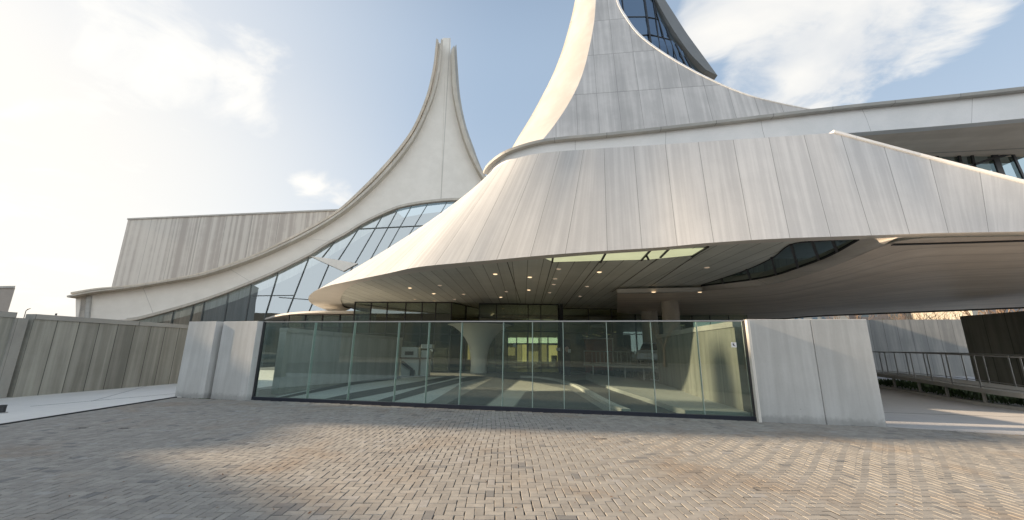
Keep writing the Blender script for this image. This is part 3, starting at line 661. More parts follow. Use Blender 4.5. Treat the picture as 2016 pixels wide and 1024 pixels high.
# drop the foot below the coping
for r_ in rows: r_.insert(0, r_[0]+Vector((0, 0, -.5)))
g.grid(rows, lambda a, k: spuv(rows[a][k])); g.build('spire_front', M_SPIRE, hall)
g = MB(); g.slab(ER, [p+Vector((.0, 0, .0))+hd*.10 for p in ER], -hn, -.03, .35); g.build('spire_edge_trim', M_BAND, hall)
SLp = [(1004, 303), (1025, 267), (1047.6, 230), (1070, 189), (1092, 145), (1110.7, 96.5), (1125.6, 44.5), (1135.6, 0), (1146, -60), (1154, -140)]
SL = []
for i, (x, y) in enumerate(SLp):
    f = onpl(*ELp[i], pA, hn); SL.append(at(x, y, f.y+(2.6-.12*i)))
SL = cr(SL, 5)
g = MB(); mid = [a.lerp(b, .5)+Vector((-.10, -.35, 0)) for a, b in zip(EL, SL)]; rows = [EL]
for j in range(1, 9):
    t_ = j/8; rows.append([a*(1-t_)**2+m_*2*t_*(1-t_)+b*t_*t_ for a, m_, b in zip(EL, mid, SL)])
for r_ in rows: r_.insert(0, r_[0]+Vector((0.05, .1, -.6)))
g.grid(rows, lambda a, k: (a/8*.9+.05, k/5)); g.build('spire_flank', M_SMOOTH, hall, smooth=True)
g = MB(); g.slab(SL, [p+Vector((-.10, .10, 0)) for p in SL], Vector((0, 1, 0)), 0, .3); g.build('spire_flank_trim', M_RIB, hall)
# glazed side and rear roof blade
LIp = [(1382, 147), (1352, 115), (1326, 78), (1304, 41), (1283, 0), (1262, -50), (1238, -100), (1222, -150)]
LOp = [(1405, 160), (1371, 111), (1345, 74), (1322, 37), (1299.5, 0), (1276, -50), (1248, -100), (1228, -155)]
erx = sorted([(y, x) for x, y in ERp]); ery = sorted([(y, onpl(x, y, pA, hn).y) for x, y in ERp]); lix = sorted([(y, x) for x, y in LIp]+[(160, 1402)])
fold = [(-150, 1215), (-60, 1250), (0, 1269), (84, 1281), (100, 1300), (160, 1404)]
def gz(px, py, dy=0.0):
    """point of the recessed glazing: it falls back quickly to the fold, then runs flatter to the blade"""
    xe, xf = interp(erx, py), interp(fold, py); a_ = max(0, min(px, xf)-xe); b_ = max(0, px-max(xf, xe))
    return at(px, py, interp(ery, py)+.25+a_*.022+b_*.003+dy)
for nm, lo_, hi_ in (('spire_glazing', lambda y: interp(erx, y)-1, lambda y: max(interp(fold, y), interp(erx, y))), ('spire_glazing', lambda y: max(interp(fold, y), interp(erx, y)-1), lambda y: interp(lix, y)+2)):
    rows = []; rows2 = []
    for k in range(32):
        y = -150+k*10; x0_, x1_ = lo_(y), max(lo_(y)+.3, hi_(y)); rows.append([gz(x0_+(x1_-x0_)*q/5, y) for q in range(6)]); rows2.append([gz(x0_+(x1_-x0_)*q/5, y, .7) for q in range(6)])
    g = MB(); g.grid(rows); g.build(nm, M_GLB, hall)
    g = MB(); g.grid(rows2); g.build('glazing_backing', plain('blue_dark_backing', (.05, .10, .13), .5), hall)
LI = cr([gz(x, min(y, 158), .25) for x, y in LIp], 5); LO = cr([gz(x, min(y, 159), .35) for x, y in LOp], 5)
g = MB(); g.slab(LI, LO, Vector((0, 1, 0)), -.35, 1.2); g.build('roof_blade', plain('dark_blade_metal', (.20, .20, .19), .5), hall)
for a, b, wd_2 in (((1223, -20), (1229, 33), .05), ((1269, 0), (1281, 84), .10), ((1266, -20), (1269, 0), .10), ((1286, -5), (1300, 103), .05), ((1287, 5), (1318, 113), .05), ((1311, 52), (1334, 122), .05), ((1330, 85), (1352, 132), .05), ((1350, 112), (1366, 142), .05), ((1230, 33), (1272, 33), .045), ((1272, 33), (1298, 38), .045), ((1258, 70), (1279, 68), .045), ((1280, 68), (1320, 78), .045)):
    n_ = 3; q0 = None
    for k in range(n_+1):
        p_ = gz(a[0]+(b[0]-a[0])*k/n_, a[1]+(b[1]-a[1])*k/n_, -.04)
        if k and q0 is not None: q1_ = p_
        if k == n_: MB().tube([gz(a[0]+(b[0]-a[0])*r_/n_, a[1]+(b[1]-a[1])*r_/n_, -.04) for r_ in range(n_+1)], wd_2*.55, 6).build('glazing_mullion', M_DARK, hall)
        q0 = p_
g = MB(); SLb = resample(SL, 30); LOb = resample(LO, 30); g.grid([[p+Vector((.1, .3, -.1)) for p in SLb], [p+Vector((0, 1.1, 0)) for p in LOb]]); g.build('spire_back', M_SMOOTH, hall)

# lower white canopy disc at the left of the entrance
lw = cr([onz(x, y, 4.35) for x, y in ((520, 629), (545, 622), (580, 617), (640, 614), (700, 615), (760, 618))], 5)
lw2 = [p+Vector((.5, 3.5, .0)) for p in lw]
g = MB(); g.slab(lw, lw2, Vector((0, 0, 1)), -.05, .10); g.build('lower_canopy', M_UNDER, hall, smooth=False)

# entrance facade under the canopy ------------------------------------------
def gwall(pts, z0, z1, mull, name, mat=None, tr=(), wd=.06):
    """glazed wall along plan points with mullion spacing given as fractions per span"""
    for (a, b), ms in zip(zip(pts, pts[1:]), mull):
        a, b = Vector(a), Vector(b); d_ = (b-a); L = d_.length; d_.normalize(); n_ = Vector((-d_.y, d_.x, 0))
        g = MB(); g.obox(Vector(((a.x+b.x)/2, (a.y+b.y)/2, (z0+z1)/2)), d_, n_, Vector((0, 0, 1)), L/2-.02, .012, (z1-z0)/2); g.build('entrance_glazing', mat or M_GLE, hall)
        for f in ms:
            p = a.lerp(b, f); MB().box((p.x, p.y, (z0+z1)/2), (wd, .14, z1-z0), (d_.x, d_.y)).build(name, M_DARK, hall)
        for z in (z0+.04, z1-.04)+tuple(tr): MB().bar(Vector((a.x, a.y, z)), Vector((b.x, b.y, z)), .08, .08).build('entrance_transom', M_DARK, hall)
def gp(px, Y): p = at(px, 690, Y); return (p.x, p.y, 0)
ze = ZA-.01
gwall([gp(560, 33), gp(735, 31)], .0, 4.3, [(0, .2, .4, .6, .8)], 'entrance_mullion', tr=(3.2,))
gwall([gp(690, 29.5), gp(885, 29.0), gp(940, 33)], .0, ze, [(0, .17, .34, .53, .70, .84, 1), (.5,)], 'entrance_mullion', tr=(2.7,))
gwall([gp(941, 29.5), gp(1100, 29.5), gp(1104, 33)], .0, ze, [(0, .22, .62, .78, 1), ()], 'entrance_mullion', tr=(3.0,))
gwall([gp(1104, 31.6), gp(1207, 31.6), gp(1300, 33)], .0, ze-.05, [(0, .55, 1), (.5, 1)], 'entrance_mullion', tr=(3.0,))
gwall([gp(1300, 33), gp(1480, 30)], .0, 4.6, [(.2, .4, .6, .8)], 'entrance_mullion', tr=(3.0,))
g = MB(); q = gp(1106, 29.2); g.box((q[0], q[1], 2.5), (.25, .3, 5.0)); g.build('entrance_pier', M_DARK, hall)
for (x, Y, r_) in ((1326, 24, .50), (1283, 30, .6)):
    q = gp(x, Y); g = MB(); g.lathe((q[0], q[1], 0), [(r_, 0), (r_, 4.65)], 28); g.build('round_column', M_RIB, hall, smooth=True)
# interior shell: back wall, lit lobby
g = MB(); yb = 38.5
a, b = gp(600, yb), gp(1370, yb); g.face([(a[0], yb, 0), (b[0], yb, 0), (b[0], yb, 5), (a[0], yb, 5)]); g.build('lobby_back_wall', plain('lobby_wall', (.24, .20, .15), .8, 0, .3, .6), hall)
g = MB(); g.face([(a[0], 29, .03), (b[0], 29, .03), (b[0], yb, .03), (a[0], yb, .03)]); g.build('lobby_floor', plain('lobby_floor', (.30, .27, .22), .35), hall)
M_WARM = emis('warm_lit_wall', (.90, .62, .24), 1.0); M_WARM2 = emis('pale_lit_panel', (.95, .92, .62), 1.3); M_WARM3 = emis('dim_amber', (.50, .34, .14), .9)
yl = 37.6
def panel(x0, x1, y0, y1, mat, name, Y=yl, th=.08):
    a, b = at(x0, y1, Y), at(x1, y0, Y); g = MB(); g.box(((a.x+b.x)/2, Y, (a.z+b.z)/2), (abs(b.x-a.x), th, abs(b.z-a.z))); return g.build(name, mat, hall)
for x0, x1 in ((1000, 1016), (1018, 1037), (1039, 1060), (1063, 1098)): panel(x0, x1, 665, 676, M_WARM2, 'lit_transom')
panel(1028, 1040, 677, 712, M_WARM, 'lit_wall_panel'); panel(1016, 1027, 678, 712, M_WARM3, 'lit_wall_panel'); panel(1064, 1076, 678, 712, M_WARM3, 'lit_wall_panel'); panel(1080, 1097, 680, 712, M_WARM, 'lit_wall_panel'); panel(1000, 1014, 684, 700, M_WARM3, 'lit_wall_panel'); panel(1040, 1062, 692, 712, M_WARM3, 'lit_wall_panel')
panel(1086, 1096, 700, 714, plain('pale_counter', (.5, .45, .25), .6), 'counter', 36.5, .5)
for x in (999, 1017, 1038, 1061, 1079, 1099):
    p = at(x, 690, yl-.3); g = MB(); g.box((p.x, p.y, 1.5), (.10, .10, 3.0)); g.build('door_post', M_DARK, hall)
p = at(1050, 690, yl-.3); q1, q2 = at(998, 677, yl-.3), at(1100, 677, yl-.3); g = MB(); g.bar(q1, q2, .12, .12); g.build('door_head', M_DARK, hall)
for i in range(22):
    p = onz(random.choice((960, 985, 1020, 1050, 1085, 1125, 1160, 1185, 1210))+random.uniform(-12, 12), random.uniform(614, 660), 4.9)
    if p.y < 30 or p.y > 38: continue
    g = MB(); g.lathe((p.x, p.y, 4.86), [(0, 0), (.10, 0), (.12, .02)], 10); g.build('lobby_downlight', M_DLON, hall)
for i in range(11):
    p = at(1149+i*6.2, 661-i*1.0+(i % 3)*3, 35-.2*i); g = MB(); g.lathe((p.x, p.y, p.z), [(0, 0), (.06, 0), (.08, .02)], 10); g.build('lobby_downlight', M_DLON, hall)

# flared column in the forecourt
cp = onz(942, 735); cp_h = at(942, 640, cp.y).z
col = empty('flared_column', cp, 'smooth pale grey trumpet-shaped column standing on the plaza behind the glass', 'column')
def flare(z):
    return interp([(0, .62), (.6, .60), (1.3, .66), (1.9, .82), (2.4, 1.10), (2.9, 1.55), (3.3, 2.15), (cp_h, 2.5)], z)
g = MB(); g.lathe(cp, [(flare(z*cp_h/30)*.93, z*cp_h/30) for z in range(31)], 40); g.build('shaft', plain('column_concrete', (.66, .66, .62), .6, var=.05), col, smooth=True)
g = MB(); g.lathe(cp+Vector((0, 0, cp_h+.003)), [(0, 0), (2.45, 0), (2.45, .12), (0, .12)], 40); g.build('cap', M_DARK, col)

# kiosk, posters, table, mirrored brick wall --------------------------------------
kb = onz(812, 740); Yk = kb.y
ks = empty('ticket_machine', kb, 'bulky white cabinet with a dark screen and sloping chute behind the glass fence', 'machine')
def kbx(x0, x1, y0, y1, name, mat, dy=.0, th=.7, bev=.02):
    a, b = at(x0, y1, Yk), at(x1, y0, Yk); g = MB(); g.box(((a.x+b.x)/2, Yk+dy, (a.z+b.z)/2), (b.x-a.x, th, b.z-a.z), None, bev); return g.build(name, mat, ks)
M_KW = plain('cabinet_white', (.50, .52, .50), .5, var=.06)
kbx(792, 826, 684, 704, 'upper_cabinet', M_KW); kbx(790, 827, 706, 742, 'lower_cabinet', M_KW, .05); kbx(828, 847, 690, 742, 'side_cabinet', M_KW, .1); kbx(830, 852, 678, 686, 'head_box', M_KW, .2)
kbx(800, 817, 692, 699, 'screen', M_DARK, -.36, .04, .004); kbx(791, 850, 704.2, 705.6, 'shelf', M_DARK, -.1, .8, .004)
a = at(791, 712, Yk-.45); b = at(812, 729, Yk-.45); g = MB(); g.bar(a, b, .30, .14, bev=.02); g.build('chute', M_DARK, ks)
a = at(812, 729, Yk-.45); b = at(811, 742, Yk-.45); g = MB(); g.bar(a, b, .25, .20, (0, 1, 0)); g.build('chute_leg', M_DARK, ks)
def poster(px, py0, py1, wpx, Y, label, base, blob, name='poster_stand'):
    c = at(px, py1, Y); t_ = empty(name, Vector((c.x, Y, 0)), label, 'poster stand'); top = at(px, py0, Y).z; bt = max(.05, c.z); wm = wpx/F_PX*Y
    g = MB(); g.box((c.x, Y, (top+bt)/2), (wm, .05, top-bt), None, .006); g.build('board', base, t_)
    g = MB()
    for k in range(14):
        aa = k*2*math.pi/14; g.v.append(Vector((c.x+math.cos(aa)*wm*.30*(1+.15*math.sin(3*aa)), Y-.03, top-(top-bt)*.28+math.sin(aa)*wm*.42)))
    g.f.append(list(range(14))[::-1]); g.uv.append([(0, 0)]*14); g.build('picture', blob, t_)
    for sx_ in (-1, 1):
        g = MB(); g.box((c.x+sx_*wm*.35, Y+.02, bt/2), (.04, .3, bt)); g.build('foot', M_STEEL, t_)
poster(1117, 668, 740, 13, 27.0, 'tall black display board with a small pink picture, right of the lit entrance', plain('banner_black', (.02, .022, .03), .5), plain('pinkish', (.45, .30, .28), .6))
poster(981, 683, 712, 17, 30.6, 'low board with a pink and grey picture, between column and entrance', plain('board_grey', (.10, .11, .13), .6), plain('pinkgrey', (.55, .40, .38), .6))
tb = onz(1049, 722); t_ = empty('high_table', tb, 'dark waist-high table standing in front of the lit entrance', 'table'); hw = 14/F_PX*tb.y
g = MB(); g.box((tb.x, tb.y, 1.18), (hw*2, .8, .05), None, .01); g.build('table_top', M_STEEL, t_)
for sx_ in (-1, 1):
    for sy_ in (-1, 1):
        g = MB(); g.box((tb.x+sx_*(hw-.08), tb.y+sy_*.32, .578), (.14, .07, 1.15)); g.build('leg', M_DARK, t_)
# notices on the entrance glass
for (x, y, wpx, hpx, Y, lab) in ((1013, 679, 6, 7, 29.2, 'small pale notice on the entrance glass left of the doors'), (1100, 688, 9, 6, 29.1, 'pair of pale paper notices beside the entrance pier'), (1121, 691, 5, 6, 26.9, 'small white notice right of the black display board'), (849, 690, 6, 5, 28.6, 'white notice on the glazing right of the white cabinet')):
    p = at(x, y, Y); g = MB(); g.box(p, (wpx/F_PX*Y, .02, hpx/F_PX*Y)); tag(g.build('notice', plain('paper_white', (.62, .66, .66), .6)), lab, 'notice')
# brick wall in place of a mirrored building, dark columns, right of the fence
mB, t = mat_new('mirrored_red_brick'); tc = t.n('ShaderNodeTexCoord'); br = t.n('ShaderNodeTexBrick'); t.put(br.inputs['Vector'], tc.outputs['UV']); t.put(br.inputs['Color1'], (.24, .09, .06)); t.put(br.inputs['Color2'], (.17, .07, .05)); t.put(br.inputs['Mortar'], (.25, .20, .16)); br.inputs['Scale'].default_value = 2.5
finish(t, br.outputs[0], .85)
a, b = at(1152, 700, 30.6), at(1205, 700, 30.6); zt_ = at(1180, 668, 30.6).z
bp = empty('mirrored_brick', ((a.x+b.x)/2, 30.6, 0), 'low red brick wall with pale frame in place of a mirrored building, through the fence above the railing', 'wall')
g = MB(); g.box(((a.x+b.x)/2, 30.6, zt_/2), (b.x-a.x, .3, zt_)); g.build('mirrored_brickwork', mB, bp)
g = MB(); g.box((b.x+.05, 30.5, zt_/2), (.10, .2, zt_)); g.box(((a.x+b.x)/2, 30.5, zt_+.05), (b.x-a.x+.2, .2, .10)); g.build('mirrored_frame', M_KERB, bp)
# car standing in for a reflection of the street ------------------------------------------------------------------
def make_car(loc, rz, label):
    t_ = empty('reflected_car', loc, label, 'car'); t_.rotation_euler = (0, 0, rz)
    L2, W2 = 2.1, .86
    def obj(mb, name, mat, par=t_, smooth=False):
        me_ = mb; o = me_.build(name, mat, None, smooth); o.parent = par; return o
    secs = [(-2.1, .55, .30, .62, .80), (-1.95, .80, .24, .80, .86), (-1.2, .88, .22, .86, .86), (-.8, .92, .22, .86, .86), (.6, .92, .22, .86, .86), (1.3, .90, .22, .84, .86), (1.9, .84, .24, .78, .82), (2.1, .60, .32, .64, .74)]
    g = MB(); rows = []
    for (x, zt2, zb, hw_t, hw_b) in secs:
        rows.append([Vector((x, y, z)) for y, z in ((-hw_b, zb), (-hw_b-.02, (zb+zt2)/2), (-hw_t, zt2-.06), (-hw_t+.12, zt2), (0, zt2+.03), (hw_t-.12, zt2), (hw_t, zt2-.06), (hw_b+.02, (zb+zt2)/2), (hw_b, zb), (-hw_b, zb))])
    g.grid(rows); g.face(rows[0][:-1]); g.face(rows[-1][:-1][::-1]); obj(g, 'body', plain('car_paint', (.66, .70, .78), .3, .2, .04), smooth=True)
    g = MB(); rows = []
    for (x, z, hw) in ((-1.75, .88, .66), (-1.15, 1.36, .58), (-.2, 1.46, .58), (.5, 1.40, .56), (1.25, .90, .66)):
        rows.append([Vector((x, y, zz_)) for y, zz_ in ((-.76, .88), (-hw, z), (hw, z), (.76, .88))])
    g.grid(rows); obj(g, 'cabin_glass', plain('car_glass', (.02, .03, .04), .1, 0, .1))
    g = MB(); g.grid([[Vector((x, y, z+.02)) for y in (-.54, 0, .54)] for x, z in ((-1.2, 1.36), (-.2, 1.47), (.5, 1.41), (.62, 1.32))]); obj(g, 'roof_panel', plain('car_roof_paint', (.66, .70, .78), .3, .2, .04), smooth=True)
    for x in (-1.3, 1.3):
        for y in (-.80, .80):
            g = MB(); g.tube([(x, y-.1, .31), (x, y+.1, .31)], .31, 20); wh = obj(g, 'wheel', plain('tyre_black', (.02, .02, .02), .8))
            g = MB(); g.tube([(x, y-.11, .31), (x, y+.11, .31)], .18, 14); r_ = obj(g, 'rim', M_STEEL, wh)
    for y in (-.6, .6):
        g = MB(); g.box((2.02, y, .66), (.12, .26, .12), None, .02); obj(g, 'headlight', plain('lamp_glass', (.7, .7, .7), .2))
        g = MB(); g.box((-2.03, y, .68), (.12, .24, .12), None, .02); obj(g, 'tail_light', plain('lamp_red', (.4, .03, .03), .3))
    g = MB(); g.box((2.13, 0, .48), (.02, .5, .11)); obj(g, 'number_plate', plain('plate_white', (.6, .6, .6), .5))
    return t_
cpz = at(1298, 716, 28.0)
stand = MB(); stand.box((cpz.x+.6, 29.2, (cpz.z)/2), (6.5, 4.6, max(.2, cpz.z))); tag(stand.build('added_car_stand', M_PLAZA), kind='structure')  # platform added to carry the reflected car
make_car(Vector((cpz.x, 29.2, cpz.z+.002)), R(-118), 'silver-blue car standing in for a mirrored car, beyond the thin railing behind the glass fence')

# ------------------------------------------------------------------ LEFT HALL with horn roof
q1, q2 = at(150, 600, 36.0), at(950, 600, 44.0); e = (q2-q1); e.z = 0; e.normalize(); tn = Vector((e.y, -e.x, 0)); tn = -tn if tn.y > 0 else tn
lh = empty('horn_hall', (q1.x*.5+q2.x*.5, 42, 0), 'cream white glass-fronted hall whose concave roof rises to a tall pointed horn', 'building')
def tp(x, y): return onpl(x, y, q1, tn)
Op = [(858.6, 82), (856, 108), (852.5, 137), (842, 184), (828, 223), (810, 260), (784.6, 296), (748, 338), (712, 375), (667, 416), (617, 446), (558.6, 477), (500, 505), (417, 534), (351, 549), (264, 563), (198, 569), (149, 577)]
Ipp = [(871.6, 90), (867, 133), (864, 155), (855, 192), (842, 226), (824, 264), (799, 303), (760, 349), (722, 386), (676, 424), (617, 461), (558.6, 490), (500, 515), (417, 543), (351, 556), (264, 570), (200, 578), (149, 588)]
Oc = cr([tp(*p) for p in Op], 5); Jc = cr([tp(*p) for p in Ipp], 5)
def mixc(A, B, f): return [a.lerp(b, f) for a, b in zip(A, B)]
g = MB(); g.slab(Oc, mixc(Oc, Jc, .34), tn, .55, -5.0); g.build('roof_rib', M_RIB, lh)
g = MB(); g.slab(mixc(Oc, Jc, .36), mixc(Oc, Jc, .68), tn, .18, -4.0); g.build('roof_recess', M_WHITE, lh)
g = MB(); g.slab(mixc(Oc, Jc, .70), Jc, tn, .95, -4.0); g.build('roof_rib', M_RIB, lh)
RI = [(887.5, 108), (888.6, 158), (893, 202), (904, 252), (918, 296), (932.7, 328), (946, 352), (975, 395)]; RO = [(898, 92), (901, 140), (905.6, 194.6), (916.5, 249), (932.7, 296), (942, 322), (954, 347), (985, 390)]
RIc, ROc = cr([tp(*p) for p in RI], 5), cr([tp(*p) for p in RO], 5)
g = MB(); g.slab(RIc, mixc(RIc, ROc, .55), tn, .9, -4.0); g.build('roof_rib', M_RIB, lh)
g = MB(); g.slab(mixc(RIc, ROc, .6), ROc, tn, .4, -5.0); g.build('roof_rib', M_COPING, lh)
# face
Gp = [(255, 627), (285.6, 622), (373, 598), (439, 576), (500, 552), (548, 531), (611, 499), (646.5, 477), (682, 458), (711, 440), (749, 421), (787, 406), (822, 399), (851.6, 395), (890, 392), (935, 392), (975, 396)]
face = [tp(871.5, 74.6), tp(887, 75)]+[p for p in RIc]+[tp(*p) for p in Gp[::-1]]+[tp(160, 640)]+[tp(149, 640)]+Jc[::-1]
# left band part of the face as a loft (avoids a bad n-gon): Jc down to the arch
arch = cr([tp(*p) for p in Gp], 6)
JL = resample(Jc[::-1], 90)[:]      # from left end up to the top
def colpt(frac_curve, n): return resample(frac_curve, n)
right_lo = arch[::1]
leftc = [p for p in Jc[::-1]]
# split: lower-left strip (between Jc and arch, x<=~760) and horn (between left & right curves)
iJ = min(range(len(leftc)), key=lambda i: (leftc[i]-tp(712, 392)).length); iA = min(range(len(arch)), key=lambda i: (arch[i]-tp(787, 406)).length)
A1 = resample(leftc[:iJ+1], 50); B1 = resample([tp(149, 640), tp(200, 634)]+arch[:iA+1], 50)
g = MB(); ll = [0]
for i in range(1, 50): ll.append(ll[-1]+(B1[i]-B1[i-1]).length)
g.grid([A1, mixc(A1, B1, .5), B1], lambda a, k: (ll[k]/8.5+.3, a)); 
A2 = resample(leftc[iJ:]+[tp(871.5, 74.6)], 50); B2 = resample(arch[iA:], 12); B2 = resample(B2+[RIc[-1]]+RIc[::-1][1:]+[tp(887, 75)], 50)
g.grid([mixc(A2, B2, j/8) for j in range(9)], lambda a, k: (((A2[k].lerp(B2[k], a/8))-q1).dot(e)/8.5*.5+.1, k*.1)); g.build('white_facade', M_WHITE, lh)
topc = [tp(871.5, 74.6), tp(887, 75), tp(887.5, 112), tp(871.6, 112)]
g = MB(); g.prism([p-tn*.01 for p in topc], -tn*4.0); g.build('horn_tip', M_WHITE, lh)
g = MB(); g.slab(arch, [p+Vector((0, 0, -.28)) for p in arch], tn, .35, -.2); g.build('arch_trim', M_RIB, lh)
jl = tp(876, 150); jb = tp(868, 392)
g = MB(); g.bar(jl+tn*.005, jb+tn*.005, .03, .012, tuple(tn)); g.build('facade_joint', M_RIB, lh)
# left end return and post
a0, a1 = tp(149, 588), tp(147, 640)
g = MB(); g.prism([tp(160, 586), tp(178, 584), tp(172, 660), tp(150, 660)], -tn*3); g.build('end_return', M_SMOOTH, lh)
g = MB(); g.bar(tp(178, 584)+tn*.1, tp(172, 650)+tn*.1, .25, .3); g.build('end_post', M_COPING, lh)
# glass front: below the arch, down to the ground
base_ = [Vector((p.x, p.y, 0)) for p in arch]
g = MB(); g.grid([[p-tn*.25 for p in arch], [p-tn*.25 for p in base_]]); g.build('glass_front', M_GLT, lh)
g = MB(); g.grid([[p-tn*4+Vector((0, 0, -.1)) for p in arch], [p-tn*4 for p in base_]]); g.build('inner_wall', plain('inner_pale', (.32, .36, .36), .8, 0, .2, .5), lh)
g = MB()
M_MUL = plain('grey_mullion_metal', (.10, .11, .11), .4, .3, .1)
def mu(a, b, wd_=.055): MB().bar(tp(*a)-tn*.15, tp(*b)-tn*.15, wd_, .12, tuple(tn)).build('facade_mullion', M_MUL, lh)
for a, b in (((342, 606), (334, 640)), ((381, 596), (370, 640)), ((402, 590), (392, 640)), ((449, 572), (438, 640)), ((495, 553), (480, 640)), ((548, 531), (515, 640)), ((609, 502), (555, 640)), ((650, 512), (600, 630)), ((661, 472), (632, 508)), ((709, 444), (664, 513)), ((755, 420), (688, 535)), ((784, 410), (715, 535)), ((812, 402), (740, 530)), ((845, 396), (770, 520)), ((882, 394), (820, 500))): mu(a, b)
mu((611, 505), (700, 520), .09); mu((704, 450), (860, 442)); mu((495, 582), (576, 581)); mu((548, 585), (740, 600), .06)
g = MB(); g.prism([tp(609, 504)+tn*.05, tp(660, 511)+tn*.05, tp(704, 519)+tn*.05, tp(676, 534)+tn*.05], -tn*.5); g.build('white_transom', M_WHITE, lh)

# striped block behind
bk0 = at(252, 433, 56); bk1 = onz(720, 413, bk0.z); bd = (bk1-bk0); bd.z = 0; bd.normalize(); bn = Vector((bd.y, -bd.x, 0)); bn = -bn if bn.y > 0 else bn
blk = empty('windowless_block', (bk0.x, bk0.y, 0), 'tall windowless brown-striped concrete block behind the cream hall', 'building')
bl_len = 42.0; zt0 = bk0.z
g = MB(); A = [bk0+bd*s_ for s_ in (0, 10, 20, 30, bl_len)]
for p in A: p.z = zt0
g.slab([Vector((p.x, p.y, 0)) for p in A], A, -bn, 0, 16, lambda a, k: ([0, 10, 20, 30, bl_len][k]/4.2, a*3)); g.build('wall', M_BLOCK, blk)
g = MB(); g.slab([p+Vector((0, 0, .0)) for p in A], [p+Vector((0, 0, .22)) for p in A], -bn, -.15, .3); g.build('coping', M_COPING, blk)
# far left small block
fb = at(30, 567, 60); fb2 = at(-120, 560, 62)
sb = empty('far_block', (fb2.x, 62, 0), 'low grey-brown building just above the wall at the left edge', 'building')
g = MB(); g.prism([Vector((fb.x, 60, 0)), Vector((fb2.x, 62, 0)), Vector((fb2.x*1.2, 75, 0)), Vector((fb.x*1.27, 75, 0))], (0, 0, fb.z)); g.build('wall', plain('far_brown', (.34, .31, .28), .8), sb)
g = MB(); g.prism([Vector((fb.x+.2, 59.8, fb.z+.003)), Vector((fb2.x, 61.8, fb.z+.003)), Vector((fb2.x*1.2, 75, fb.z+.003)), Vector((fb.x*1.27, 75, fb.z+.003))], (0, 0, .3)); g.build('parapet', M_COPING, sb)
# two roof masts above the wall
for (x, y0, Y, lab) in ((52, 609, 40, 'small curved lamp head peeping over the left wall'), (111, 617, 40, 'tiny dark post tip above the wall, nearest the white hall')):
    p = at(x, y0, Y); mt = empty('lamp_post', (p.x, Y, 0), lab, 'lamp post')
    g = MB(); g.tube([(p.x, Y, 0), (p.x, Y, p.z-.15)], [.05, .03]); g.build('mast', M_DARK, mt)
    g = MB(); g.tube([(p.x, Y, p.z-.15), (p.x+.15, Y, p.z), (p.x+.42, Y, p.z+.12)], [.03, .05, .02]) if x == 52 else g.box((p.x, Y, p.z-.1), (.13, .12, .2), None, .02); g.build('lamp_head', M_DARK, mt)

# ------------------------------------------------------------------ far buildings on the right
def block(name, x0, x1, ytop, Y, mat, label, wins, dz=12):
    a, b = at(x0, ytop, Y), at(x1, ytop, Y); t_ = empty(name, ((a.x+b.x)/2, Y, 0), label, 'building')
    g = MB(); g.box(((a.x+b.x)/2, Y+dz/2, a.z/2), (b.x-a.x, dz, a.z)); g.build('wall', mat, t_)
    for (u0, v0, u1, v1) in wins:
        c, d2 = at(u0, v0, Y), at(u1, v1, Y); g = MB(); g.box(((c.x+d2.x)/2, Y-.02, (c.z+d2.z)/2), (abs(d2.x-c.x), .12, abs(d2.z-c.z))); f_ = g.build('window', plain('window_frame_grey', (.30, .32, .34), .5), t_)
        g = MB(); g.box(((c.x+d2.x)/2, Y-.06, (c.z+d2.z)/2), (abs(d2.x-c.x)-.3, .10, abs(d2.z-c.z)-.25)); g.build('pane', plain('far_pane', (.10, .17, .22), .2), f_)
    return t_
MWf = plain('far_white_render', (.52, .49, .42), .8, 0, .05); MGf = plain('far_grey_render', (.26, .235, .23), .8, 0, .08); MPf = plain('far_pale_render', (.30, .29, .29), .8, 0, .08)
block('apartment_block', 1490, 1660, 560, 75, MWf, 'white apartment building with blue-grey windows, behind the grey slab wall', [(1616, 623, 1642, 636), (1598, 624, 1611, 636), (1563, 625, 1572, 634), (1576, 625, 1583, 634)])
block('apartment_block', 1686, 1775, 570, 82, MGf, 'mauve-grey building with wide windows, seen over the pale wall', [(1688, 612, 1714, 625), (1720, 612, 1727, 624), (1746, 615, 1772, 628)])
block('apartment_block', 1776, 1905, 575, 95, MPf, 'pale grey building hidden behind bare trees, left of the cream gable', [(1850, 604, 1862, 614)])
block('apartment_block', 1900, 1926, 560, 70, MWf, 'narrow cream building end above the joint of the pale and dark walls', [])
block('apartment_block', 1928, 2120, 560, 85, MPf, 'pale grey horizontally clad building at the right edge above the dark wall', [(1990, 598, 2004, 606)])

# ------------------------------------------------------------------ trees
def branch(g, p, d_, L, r, lev, rnd, tips, droop=0.0):
    n = 4; pts = [p]; rs = [r]; d_ = d_.normalized()
    for i in range(n):
        d_ = (d_+Vector((rnd.uniform(-.16, .16), rnd.uniform(-.16, .16), rnd.uniform(-.05, .12)))).normalized(); p = p+d_*L/n; pts.append(p); rs.append(r*(1-.45*(i+1)/n))
    g.tube(pts, rs, 6 if lev < 2 else 4, caps=False)
    if lev >= 4: tips.append(p); return
    for k in range(rnd.choice((3, 3, 4)) if lev < 3 else 3):
        i = rnd.randint(2, n) if k else n
        ax = d_.cross(Vector((rnd.uniform(-1, 1), rnd.uniform(-1, 1), rnd.uniform(-1, 1)))).normalized()
        nd = Matrix.Rotation(rnd.uniform(.3, .75), 3, ax) @ d_; branch(g, pts[i], nd+Vector((0, 0, .12)), L*rnd.uniform(.6, .8), rs[i]*.68, lev+1, rnd, tips)
